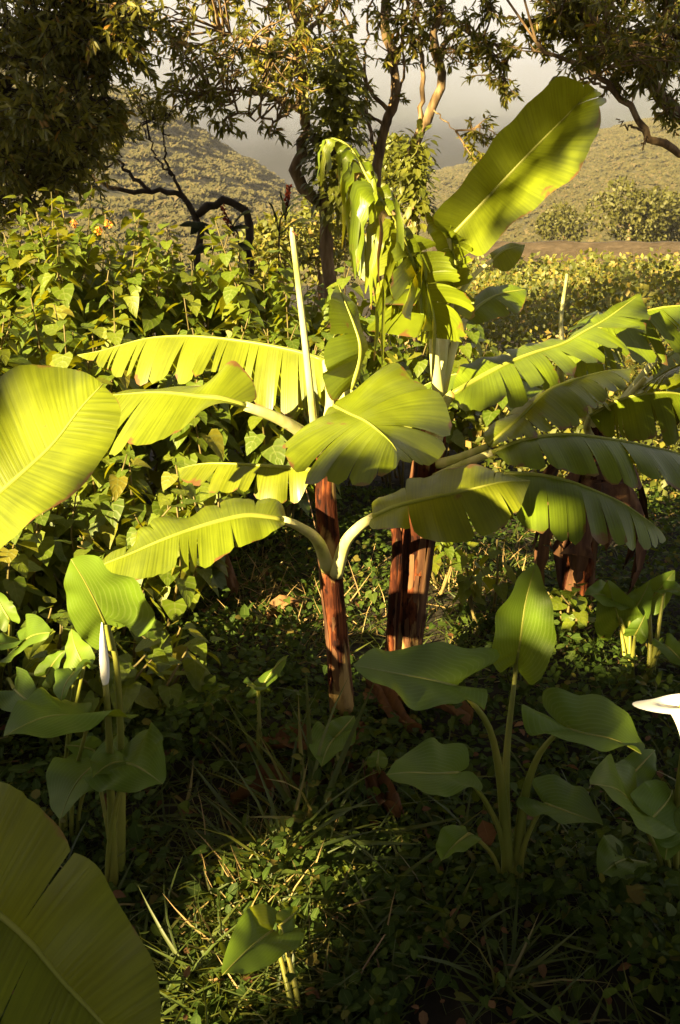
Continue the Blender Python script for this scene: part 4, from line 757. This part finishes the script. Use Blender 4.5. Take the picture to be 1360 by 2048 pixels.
# ivy on that trunk and a leafy climber next to the crooked tree
def climber(name, path, label, n, rad, leaf, seed, mat='vine_leaf'):
    P = crom(ats(path), 40); o = thing(name, P[0]*np.array((1, 1, 0))+np.array((0, 0, gz(P[0][0], P[0][1]))), label, 'climber', 'climbers')
    V, F, U = tube(np.vstack([P[:1]*np.array((1, 1, 0)), P]), .006, 5); mk('stem', V, F, MATS['stem'], o, U)
    i = RNG.integers(0, 40, n); d = rdir(n); p = P[i]+d*(rad*RNG.uniform(.3, 1, (n, 1)))
    scatter_obj('foliage', T_OVATE, p, nrm(d+np.array((0, 0, -.5))), nrm(d+np.array((0, -.3, .6))), leaf*RNG.uniform(.6, 1.3, n), MATS[mat], o)
climber('ivy', [(835, 440, 7.15), (832, 380, 7.15), (828, 330, 7.15), (838, 285, 7.18)], 'bright ivy clothing the right middle trunk', 420, .14, .07, 1)
climber('leafy_climber', [(690, 420, 7.0), (670, 330, 7.05), (665, 260, 7.1), (680, 180, 7.1), (660, 100, 7.1)], 'green leafy climber hanging between the crooked tree and the middle trunks', 1500, .24, .075, 2)
tree('valley_tree', np.array((-5.2, 6.6, gz(-5.2, 6.6))), 'dense dark tree whose crown fills the top left corner',
    [(np.array([(-5.2, 6.6, -.1), (-5.0, 6.5, 1.2), (-4.4, 6.4, 2.2), (-3.6, 6.2, 3.0), (-3.0, 6.0, 3.6)]), .16, .06), (np.vstack([(-4.7, 6.4, 1.8), ats([(-60, 200, 6.2), (60, 120, 6.1), (180, 60, 6.0)])]), .07, .015), (np.vstack([(-4.9, 6.5, 1.4), ats([(-40, 400, 6.2), (60, 340, 6.1), (150, 260, 6.0)])]), .05, .01)],
    ring(56, 70, 190, 6.1, 140, 180, .6, .32, 260, 11)+ring(14, 180, 60, 6.0, 110, 60, .5, .28, 260, 12)+[(170, 300, 6.0, .24, 260), (200, 240, 6.0, .24, 240), (60, 400, 6.2, .26, 260), (0, 420, 6.2, .3, 260)]+ring(16, 50, -180, 6.2, 300, 120, .9, .45, 220, 13), seed=24, leaf=.062, mat='tree_leaf', bark='dark_bark')
tree('valley_tree', np.array((-.85, 7.6, gz(-.85, 7.6))), 'small gnarled dark tree with a crooked looping branch over the bank',
    [(np.vstack([foot(392, 7.4)[None], ats([(396, 500, 7.4), (394, 440, 7.4), (372, 400, 7.4), (345, 385, 7.4), (300, 382, 7.4), (222, 374, 7.4), (185, 340, 7.4), (165, 310, 7.4)])]), .045, .012),
     (np.vstack([foot(500, 7.4)[None], ats([(498, 490, 7.4), (488, 425, 7.4), (455, 405, 7.4), (425, 412, 7.4), (398, 432, 7.4)])]), .04, .03), ([(370, 398, 7.4), (345, 350, 7.4), (328, 305, 7.4), (332, 265, 7.4)], .014, .005), ([(345, 352, 7.4), (310, 310, 7.4), (292, 260, 7.4)], .010, .004), ([(300, 382, 7.4), (255, 345, 7.4), (235, 310, 7.4), (232, 270, 7.4)], .018, .005)],
    [(300, 240, 7.3, .22, 150), (240, 270, 7.3, .25, 200), (340, 230, 7.3, .18, 110), (200, 320, 7.3, .22, 170), (150, 320, 7.3, .22, 180), (280, 190, 7.3, .25, 180)], seed=25, bark='dark_bark', leaf=.05)
tree('valley_tree', np.array((4.6, 6.6, gz(4.6, 6.6))), 'spreading tree leaning in from the top right corner',
    [(np.vstack([(4.6, 6.6, -.3), (4.3, 6.6, 1.2), (3.6, 6.6, 1.95), ats([(1440, 300, 6.6), (1350, 222, 6.6), (1308, 170, 6.6), (1278, 113, 6.6), (1220, 70, 6.6), (1150, 20, 6.6)])]), .13, .025),
     (np.vstack([(3.9, 6.6, 1.7), ats([(1420, 320, 6.5), (1360, 303, 6.5), (1303, 273, 6.5), (1278, 247, 6.5), (1236, 190, 6.5), (1175, 139, 6.5), (1120, 118, 6.5), (1072, 93, 6.5)])]), .045, .012), ([(1290, 262, 6.5), (1255, 252, 6.5), (1230, 236, 6.5)], .010, .004), ([(1293, 268, 6.5), (1282, 298, 6.45)], .010, .004), ([(1236, 190, 6.5), (1160, 150, 6.4), (1130, 150, 6.4)], .012, .004), ([(1300, 150, 6.6), (1330, 60, 6.5), (1350, -40, 6.5)], .04, .015)],
    ring(36, 1250, 50, 6.5, 140, 85, .6, .28, 200, 15)+[(1330, 150, 6.4, .26, 220), (1350, 210, 6.4, .22, 160), (1290, 130, 6.4, .24, 200), (1210, 110, 6.5, .2, 140), (1140, 40, 6.6, .25, 200), (1080, 30, 6.7, .25, 180), (1060, 90, 6.8, .2, 120)]+ring(14, 1250, -170, 6.5, 300, 110, .8, .45, 200, 16), seed=26, leaf=.06)

# ------------------------------------------------------------------ sunny weeds, wall and bushes on the right
def meadow():
    P = []; S = []; Q = []
    for y0, y1, x0, x1, n, sz in ((4.9, 7, .75, 4.5, 9000, .055), (6.4, 10, .5, 6.5, 20000, .055), (10, 16, .9, 10, 20000, .085), (16, 27, 2, 14, 18000, .12)):
        x = RNG.uniform(x0, x1, n); y = RNG.uniform(y0, y1, n)
        b = np.array([1.0+.5*mnoise.noise(Vector((a*.8, c*.8, 0))) for a, c in zip(x, y)])
        top = np.interp(y, [4.9, 6, 9, 14, 20, 27], [.22, .5, .70, .95, 1.05, .75])*b
        z = np.array([gz(a, c) for a, c in zip(x, y)])+top*RNG.uniform(.25, 1.05, n)**.7
        P.append(np.stack([x, y, z], 1)); S.append(sz*RNG.uniform(.5, 1.3, n)); Q.append(np.clip(np.array([.45+.5*mnoise.noise(Vector((a*.5, c*.5, 4))) for a, c in zip(x, y)])+RNG.normal(0, .15, n), 0, 1))
    P = np.vstack(P); S = np.concatenate(S); d = rdir(len(P), .5)
    tag(scatter_obj('weed_bank', T_SMALL, P, d, nrm(RNG.normal(0, .6, P.shape)+np.array((-.35, -.6, .5))), S, MATS['meadow'], rnd=np.concatenate(Q)), 'tangle of sunlit weeds on the right below the wall', 'weeds')
meadow()
def field_wall():
    n = 60; V = []; xs = np.linspace(3.0, 18, n)
    for i, x in enumerate(xs):
        zt = 1.05+.05*fbm(x, 0, .9); y = 31+.3*math.sin(x*.4)
        for yy, z in ((y-.22, -.8), (y-.2, zt*.5), (y-.16, zt), (y+.2, zt+.02), (y+.3, -.8)): V.append((x, yy+.04*fbm(x, z, 2), z))
    F = [(5*i+j, 5*i+5+j, 5*i+6+j, 5*i+j+1) for i in range(n-1) for j in range(4)]+[(0, 1, 2, 3, 4), tuple(5*(n-1)+k for k in (4, 3, 2, 1, 0))]
    tag(mk('field_wall', V, F, MATS['wall'], smooth=False), 'low brown earth wall at the foot of the right hillside', 'wall')
field_wall()
def bush(c, r, n, label, leaf, mat='vine_leaf', group='round bushes'):
    c = np.array(c, float); o = thing('round_bush', c*np.array((1, 1, 0))+np.array((0, 0, c[2]-r)), label, 'bush', group)
    V, F, U = tube(np.array([c-np.array((0, 0, r*1.6)), c]), [r*.08, r*.04], 6); mk('trunk', V, F, MATS['bark'], o, U)
    nb = 14; bc = c+rdir(nb)*r*.62*np.array((1.2, 1, .8)); i = RNG.integers(0, nb, n); d = rdir(n); p = bc[i]+d*r*.45*RNG.uniform(.7, 1.05, (n, 1))
    scatter_obj('crown', T_OVATE, p, nrm(d+rdir(n)*.8), nrm(d+rdir(n)*.5), leaf*RNG.uniform(.7, 1.3, n), MATS[mat], o)
bush(at(1262, 432, 60), 2.4, 3600, 'round sunlit bush above the wall on the right', .26, 'bush_leaf')
bush(at(1345, 440, 64), 2.0, 2000, 'sunlit bush above the wall, nearest the right edge', .26, 'bush_leaf')
bush(at(1130, 450, 70), 1.7, 1600, 'low sunlit bush left of the round one above the wall', .26, 'bush_leaf')
bush(at(790, 350, 16), .62, 1800, 'yellow-green bush glowing between the middle trunks', .10)
bush(at(560, 500, 12), .55, 1500, 'olive bush behind the end of the leafy bank', .08, 'meadow')
bush(at(640, 470, 13), .6, 1500, 'olive bush behind the shredded banana leaf', .08, 'meadow')

# ------------------------------------------------------------------ ground cover, grass, litter
def floor_pts(n, y0=1.25, y1=6.0, pw=1.0):
    y = y0+(y1-y0)*RNG.random(n)**pw; x = RNG.uniform(-1, 1, n)*(.30+.46*y)
    return x, y
def cover():
    n = 42000; x, y = floor_pts(n, 1.2, 5.6, 1.15); keep = np.array([mnoise.noise(Vector((a*1.7, b*1.7, 8))) > -.32 for a, b in zip(x, y)]); x, y = x[keep], y[keep]
    hmax = np.array([.05+.24*max(0, mnoise.noise(Vector((a*1.5, b*1.5, 2)))+.25) for a, b in zip(x, y)])
    z = hmax*RNG.random(len(x))**.6+.005
    P = np.stack([x, y, z], 1); d = rdir(len(P), .1, .5)
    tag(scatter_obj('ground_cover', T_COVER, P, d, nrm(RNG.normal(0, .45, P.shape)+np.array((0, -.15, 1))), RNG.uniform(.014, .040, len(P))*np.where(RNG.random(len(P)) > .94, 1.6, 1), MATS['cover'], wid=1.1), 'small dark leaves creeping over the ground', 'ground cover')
cover()
def grass():
    tp = T_BLADE; n = 21000; x, y = floor_pts(n, 1.15, 5.2, 1.25)
    dn = np.array([mnoise.noise(Vector((a*1.1+5, b*1.1, 0))) for a, b in zip(x, y)]); keep = RNG.random(n) < np.clip(.45+.9*dn+.35*(y < 2.2), .06, 1); x, y = x[keep], y[keep]
    P = np.stack([x, y, np.zeros(len(x))], 1); d = rdir(len(P), .9, .45); side = np.cross(d, rdir(len(P)))
    nr = nrm(np.cross(side, d)); nr *= np.where(nr[:, 2:3] < 0, -1, 1)
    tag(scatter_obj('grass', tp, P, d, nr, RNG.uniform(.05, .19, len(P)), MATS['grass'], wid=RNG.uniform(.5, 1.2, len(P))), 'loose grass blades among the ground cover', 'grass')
grass()
def tuft(px, py, n, L, label, spread=.5):
    f = ground_at(px, py); P = f+RNG.normal(0, .02, (n, 3))*np.array((1, 1, 0)); d = rdir(n, 1.1, spread); nr = nrm(np.cross(np.cross(d, rdir(n)), d)); nr *= np.where(nr[:, 2:3] < 0, -1, 1)
    V, F, U, rn = scatter(T_BLADE, P, d, nr, L*RNG.uniform(.5, 1.1, n), wid=.75); o = mk('grass_tuft', V, F, MATS['grass'], None, U, rn)
    tag(o, label, 'grass tuft', 'grass tufts'); o['kind'] = 'stuff'
def sunny_grass():
    n = 2600; f = np.array([ground_at(RNG.normal(570, 85), RNG.uniform(1700, 2060)) for _ in range(n)]); f[:, 2] = .02
    d = rdir(n, .8, .5); nr = nrm(np.cross(np.cross(d, rdir(n)), d)); nr *= np.where(nr[:, 2:3] < 0, -1, 1)
    tag(scatter_obj('fine_grass', T_BLADE, f, d, nr, RNG.uniform(.05, .15, n), MATS['grass'], wid=RNG.uniform(.5, 1.0, n)), 'fine grass of the sunlit patch at the bottom centre', 'grass')
sunny_grass()
tuft(612, 1680, 60, .42, 'long-bladed grass tuft in front of the slim stem', .8)
tuft(560, 1760, 60, .34, 'arching grass tuft over the dark hollow left of the sunlit patch', .5)
tuft(700, 1800, 40, .25, 'grass tuft right of the sunlit patch')
tuft(1000, 1980, 40, .24, 'grass tuft at the bottom below the right clump')
tuft(400, 1980, 40, .24, 'grass tuft beside the bottom left leaf')

def fallen():
    n = 1300; x, y = floor_pts(n, 1.2, 6.0, 1.1); P = np.stack([x, y, RNG.uniform(.01, .09, n)], 1)
    tag(scatter_obj('leaf_litter', T_OVATE, P, rdir(n, 0, .3), nrm(RNG.normal(0, .4, (n, 3))+np.array((0, -.2, 1))), RNG.uniform(.012, .038, n), MATS['litter']), 'scattered brown leaf litter on the ground', 'leaf litter')
    n = 1100; x, y = floor_pts(n, 1.2, 5.2, 1.1); P = np.stack([x, y, RNG.uniform(.05, .16, n)], 1)
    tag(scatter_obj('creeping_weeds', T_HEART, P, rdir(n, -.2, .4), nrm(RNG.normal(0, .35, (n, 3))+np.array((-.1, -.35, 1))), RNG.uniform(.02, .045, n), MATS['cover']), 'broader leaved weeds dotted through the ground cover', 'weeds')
fallen()
def straw():
    n = 900; f = np.array([ground_at(RNG.normal(590, 100), RNG.normal(1215, 50)) for _ in range(n//2)]+[ground_at(RNG.normal(560, 70), RNG.normal(1820, 70)) for _ in range(n//4)]+[ground_at(RNG.normal(960, 60), RNG.normal(1180, 40)) for _ in range(n//4)]); f[:, 2] = .01
    d = rdir(n, .7, .6); nr = nrm(np.cross(np.cross(d, rdir(n)), d)); tag(scatter_obj('dry_straw', T_BLADE, f, d, nr, RNG.uniform(.06, .2, n), MATS['straw'], wid=.55), 'dry pale straw in the sunny gaps', 'straw')
straw()
def litter(px, py, L, W, yaw, label, seed, up=.08, mat='litter', curl=.5):
    """a dry curled banana leaf piece lying on the ground"""
    rr = np.random.default_rng(seed); f = ground_at(px, py)+np.array((0, 0, up)); h = np.array((math.cos(yaw), math.sin(yaw), 0)); s = np.array((-h[1], h[0], 0)); V = []; n, k = 14, 8
    for i in range(n):
        t = i/(n-1); w = W*math.sin(math.pi*(.06+.9*t))**.7
        for j in range(k):
            q = j/(k-1)*2-1; V.append(f+h*L*(t-.5)+s*w*q*.8+np.array((0, 0, curl*w*abs(q)**1.5+.03*math.sin(t*5+seed)+rr.normal(0, .004)+.02*math.sin(q*5+t*7))))
    F = [(i*k+j, i*k+j+1, (i+1)*k+j+1, (i+1)*k+j) for i in range(n-1) for j in range(k-1)]
    o = mk('dead_leaf', V, F, MATS[mat], None, np.array([(i/(n-1)*L, abs(j/(k-1)*2-1)) for i in range(n) for j in range(k)]), np.full(n*k, rr.random()))
    tag(o, label, 'dead leaf', 'dead banana leaves')
for i, a in enumerate([(455, 1200, .38, .05, 1.9, 'rust-brown dry leaf lit by the sun under the low left leaf', .12), (560, 1250, .22, .04, .3, 'pale dry leaf in the sunny grass behind the slim stem', .06), (600, 1545, .34, .06, -.3, 'curled brown leaf left of the slim stem foot', .07), (560, 1600, .30, .05, .5, 'dull brown leaf behind the long-bladed grass tuft', .04),
    (785, 1470, .30, .035, -1.0, 'dry split leaf hanging at the thick stem foot', .10), (765, 1650, .24, .045, -1.2, 'crumpled brown leaf behind the lower left calla leaf', .10), (690, 1520, .2, .05, .8, 'brown scrap at the slim stem foot', .05), (1170, 1235, .28, .06, .5, 'orange-lit dry leaf at the dark plant foot on the right', .10), (240, 1660, .25, .03, 1.5, 'dark dry leaf strip beside the tall calla stalk', .08), (830, 1450, .4, .06, 2.6, 'red-brown dead leaf against the thick stem', .08)]):
    litter(*a[:5], a[5], 60+i, a[6])
def twig(pts, r, label):
    P = crom(np.array([ground_at(px, py)+np.array((0, 0, z)) for px, py, z in pts]), 16); V, F, U = tube(P, np.linspace(r, r*.4, 16), 6, wob=.1)
    tag(mk('fallen_twig', V, F, MATS['twig'], None, U), label, 'twig', 'fallen twigs')
twig([(680, 2050, .03), (725, 2000, .08), (768, 1958, .12)], .0035, 'thin pale twig slanting up from the bottom edge')
twig([(752, 1985, .09), (790, 2048, .02)], .0025, 'short pale twig crossing the longer one at the bottom')
twig([(870, 1740, .04), (920, 1738, .05)], .002, 'straw-thin twig left of the right clump foot')
twig([(1090, 1790, .05), (1160, 1786, .06)], .002, 'straw-thin twig right of the right clump foot')
twig([(590, 1060, .5), (640, 1200, .25), (660, 1290, .05)], .003, 'thin reddish twig leaning against the slim stem')

# ------------------------------------------------------------------ unseen trees and hedge added behind the photographer for their shade
SA, CA, SE, CE = math.sin(SUN_AZ), math.cos(SUN_AZ), math.sin(SUN_EL), math.cos(SUN_EL)
HU = np.array((CA, -SA, 0)); HH = np.array((SA, CA, 0))
def sun_uv(p): 
    h = np.dot(p, HH); return np.dot(p, HU), p[2]*CE+h*SE
GAPS = []   # hedge openings placed to let sun onto chosen spots (u, v, radius)
for px, py, Y, r in [(600, 1740, None, .16), (550, 1830, None, .16), (650, 1820, None, .16), (520, 1950, None, .17), (420, 1990, None, .13), (370, 1690, None, .05), (815, 1280, 2.84, .05), (1335, 1410, 1.84, .13), (680, 1290, 2.66, .035), (1048, 1250, 1.93, .10), (1250, 1420, 1.85, .04), (900, 1340, 1.78, .03), (440, 1650, None, .05), (960, 1980, None, .035), (600, 1210, None, .30), (430, 1220, None, .25), (930, 1180, None, .22), (1170, 1240, 3.55, .06), (200, 1200, 1.9, .14), (130, 1320, 2.0, .13), (60, 1290, 2.2, .15), (100, 1440, 1.75, .05), (228, 1670, 1.9, .03)]:
    p = ground_at(px, py)+np.array((0, 0, .05)) if Y is None else at(px, py, Y); GAPS.append((*sun_uv(p), r))
def hedge():
    H = -5.2; o = thing('shade_hedge', HH*H+HU*(-.8), 'unseen tall hedge added behind the photographer, shaped to shade the foreground', 'hedge'); n = 60000  # unseen shadow caster; top line and gaps follow the wanted shade
    u = RNG.uniform(-3.6, 3.4, n); 
    def top(a): return np.interp(a, [-3.6, -1.9, -1.62, -1.30, -1.10, -1.0, -.9, -.8, 0, 3.4], [.80, .84, 1.0, 1.08, 1.15, 1.75, 2.0, 2.15, 2.2, 2.3])+np.array([  .06*mnoise.noise(Vector((q*2.3, 0, 0)))+.05*mnoise.noise(Vector((q*7, 5, 0))) for q in a])
    tv = top(u); v = RNG.uniform(-1.85, 1, n); v = -1.85+(tv+1.85)*RNG.random(n)**.8; keep = np.ones(n, bool)
    for gu, gv, r in GAPS: keep &= ((u-gu)**2+((v-gv)*1.0)**2) > (r*RNG.uniform(.8, 1.15, n))**2
    u, v = u[keep], v[keep]; h = H+RNG.normal(0, .22, len(u)); P = HU*u[:, None]+HH*h[:, None]; P[:, 2] = (v-h*SE)/CE
    for su, sv, ru, rv, m in ((-1.10, 1.82, .20, .11, 1800), (-1.44, 1.49, .05, .09, 220), (-.9, 1.9, .2, .2, 1500)):   # taller sprays added to shade certain banana leaves
        q = RNG.normal(0, .5, (m, 2)); hh = H+RNG.normal(0, .15, m); X = HU*(su+q[:, :1]*ru)+HH*hh[:, None]; X[:, 2] = (sv+q[:, 1]*rv-hh*SE)/CE; P = np.vstack([P, X])
    ok = P[:, 2] > .02; P = P[ok]
    scatter_obj('foliage', T_SMALL, P, rdir(len(P)), nrm(rdir(len(P))+np.array(SDIR)*.8), RNG.uniform(.07, .13, len(P)), MATS['dark_leaf'], o, wid=1.4)
    for q in np.arange(-3.5, 3.4, .35):
        b = HU*q+HH*H; V, F, U = tube(crom(np.array([b, b+np.array((.03, .05, 1.2)), b+np.array((.05, -.03, 2.3))]), 8), np.linspace(.02, .006, 8), 5); mk('stem', V, F, MATS['dark_bark'], o, U)
hedge()
def shade_tree(u, h, v0, rad, n, label, seed):  # out-of-view tree, crown set in sun space to cast shade
    c = HU*u+HH*h; z = (v0-h*SE)/CE; c = c+np.array((0, 0, z)); b = c*np.array((1, 1, 0))
    o = thing('shade_tree', b, label, 'tree', 'unseen shade trees'); V, F, U = tube(crom(np.array([b, b+np.array((.1, 0, z*.5)), c]), 12), np.linspace(.14, .05, 12), 9, wob=.05); mk('trunk', V, F, MATS['dark_bark'], o, U)
    nb = 60; bc = c+rdir(nb)*rad*RNG.uniform(.3, .95, (nb, 1)); i = RNG.integers(0, nb, n); p = bc[i]+RNG.normal(0, .2, (n, 3))
    scatter_obj('crown', T_SMALL, p, rdir(n), rdir(n), RNG.uniform(.08, .15, n), MATS['dark_leaf'], o, wid=1.3)
shade_tree(-5.25, -6.0, 3.3, .62, 9000, 'unseen tree behind the photographer to the left, added to shade the top left crown', 1)  # crown sized to keep the top left tree dark
shade_tree(1.2, -6.5, 4.4, 1.7, 9000, 'unseen broad tree behind the photographer to the right, added for shade', 2)

# unseen canopy added over the camera to hold back sky light
def overhang():
    b = np.array((2.6, -2.2, 0)); o = thing('shade_canopy_tree', b, 'unseen tall tree added above the photographer to block the sky', 'tree', 'unseen shade trees')
    tops = [np.array((x, y, 5.0+.5*math.sin(x*2+y))) for x in (-3, -1.2, .4, 2, 3.8) for y in (-3.2, -1.4, .3)]+[np.array((x, y, 6.3+.3*math.sin(x*2+y))) for x in (-4, -2.4, -.8, .8, 2.4, 4) for y in (1.6, 3.2)]
    V, F, U = tube(crom(np.array([b, b+np.array((-.1, .1, 2)), b+np.array((-.3, .3, 4))]), 14), np.linspace(.2, .12, 14), 10, wob=.05); mk('trunk', V, F, MATS['dark_bark'], o, U)
    for t in tops: V, F, U = tube(crom(np.array([b+np.array((-.25, .25, 3.6)), (b+t)*.5+np.array((0, 0, 2.6)), t]), 10), np.linspace(.06, .015, 10), 6); mk('limb', V, F, MATS['dark_bark'], o, U)
    n = 46000; i = RNG.integers(0, len(tops), n); P = np.array(tops)[i]+RNG.normal(0, 1, (n, 3))*np.array((.75, .75, .32))
    P = P[P[:, 2] > 4.1]; n = len(P)
    scatter_obj('crown', T_SMALL, P, rdir(n), rdir(n), RNG.uniform(.10, .18, n), MATS['dark_leaf'], o, wid=1.2)
overhang()

# ------------------------------------------------------------------ air
def volume_box(name, lo, hi, build, label, cat):
    V = [(x, y, z) for x in (lo[0], hi[0]) for y in (lo[1], hi[1]) for z in (lo[2], hi[2])]
    F = [(0, 1, 3, 2), (4, 6, 7, 5), (0, 4, 5, 1), (2, 3, 7, 6), (0, 2, 6, 4), (1, 5, 7, 3)]
    m, N, L, out = newmat(name); v = N.new('ShaderNodeVolumePrincipled'); L.new(v.outputs[0], out.inputs['Volume']); build(v, N, L)
    tag(mk(name, V, F, m, smooth=False), label, cat, kind='stuff')
def hz(v, N, L):
    v.inputs['Density'].default_value = 0.0003; v.inputs['Color'].default_value = (.66, .68, .82, 1); v.inputs['Anisotropy'].default_value = 0.0
volume_box('haze', (-420, -30, -24), (420, 400, 52), hz, 'thin morning haze filling the valley', 'haze')

def cl(v, N, L):
    g = N.new('ShaderNodeNewGeometry'); sx = N.new('ShaderNodeSeparateXYZ'); L.new(g.outputs['Position'], sx.inputs[0])
    nz = N.new('ShaderNodeTexNoise'); nz.inputs['Scale'].default_value = .012; nz.inputs['Detail'].default_value = 3; L.new(g.outputs['Position'], nz.inputs['Vector'])
    t = math_(N, L, 'ADD', math_(N, L, 'DIVIDE', sx.outputs['Z'], 80.0), math_(N, L, 'MULTIPLY_ADD', nz.outputs['Fac'], 1.0, -1.05))
    d = math_(N, L, 'MULTIPLY', math_(N, L, 'MAXIMUM', t, 0.02), 0.02)
    L.new(d, v.inputs['Density']); v.inputs['Color'].default_value = (.62, .70, 1.0, 1)
volume_box('low_cloud', (-600, 410, -20), (600, 690, 190), cl, 'low morning cloud hiding the mountain behind the valley', 'cloud')
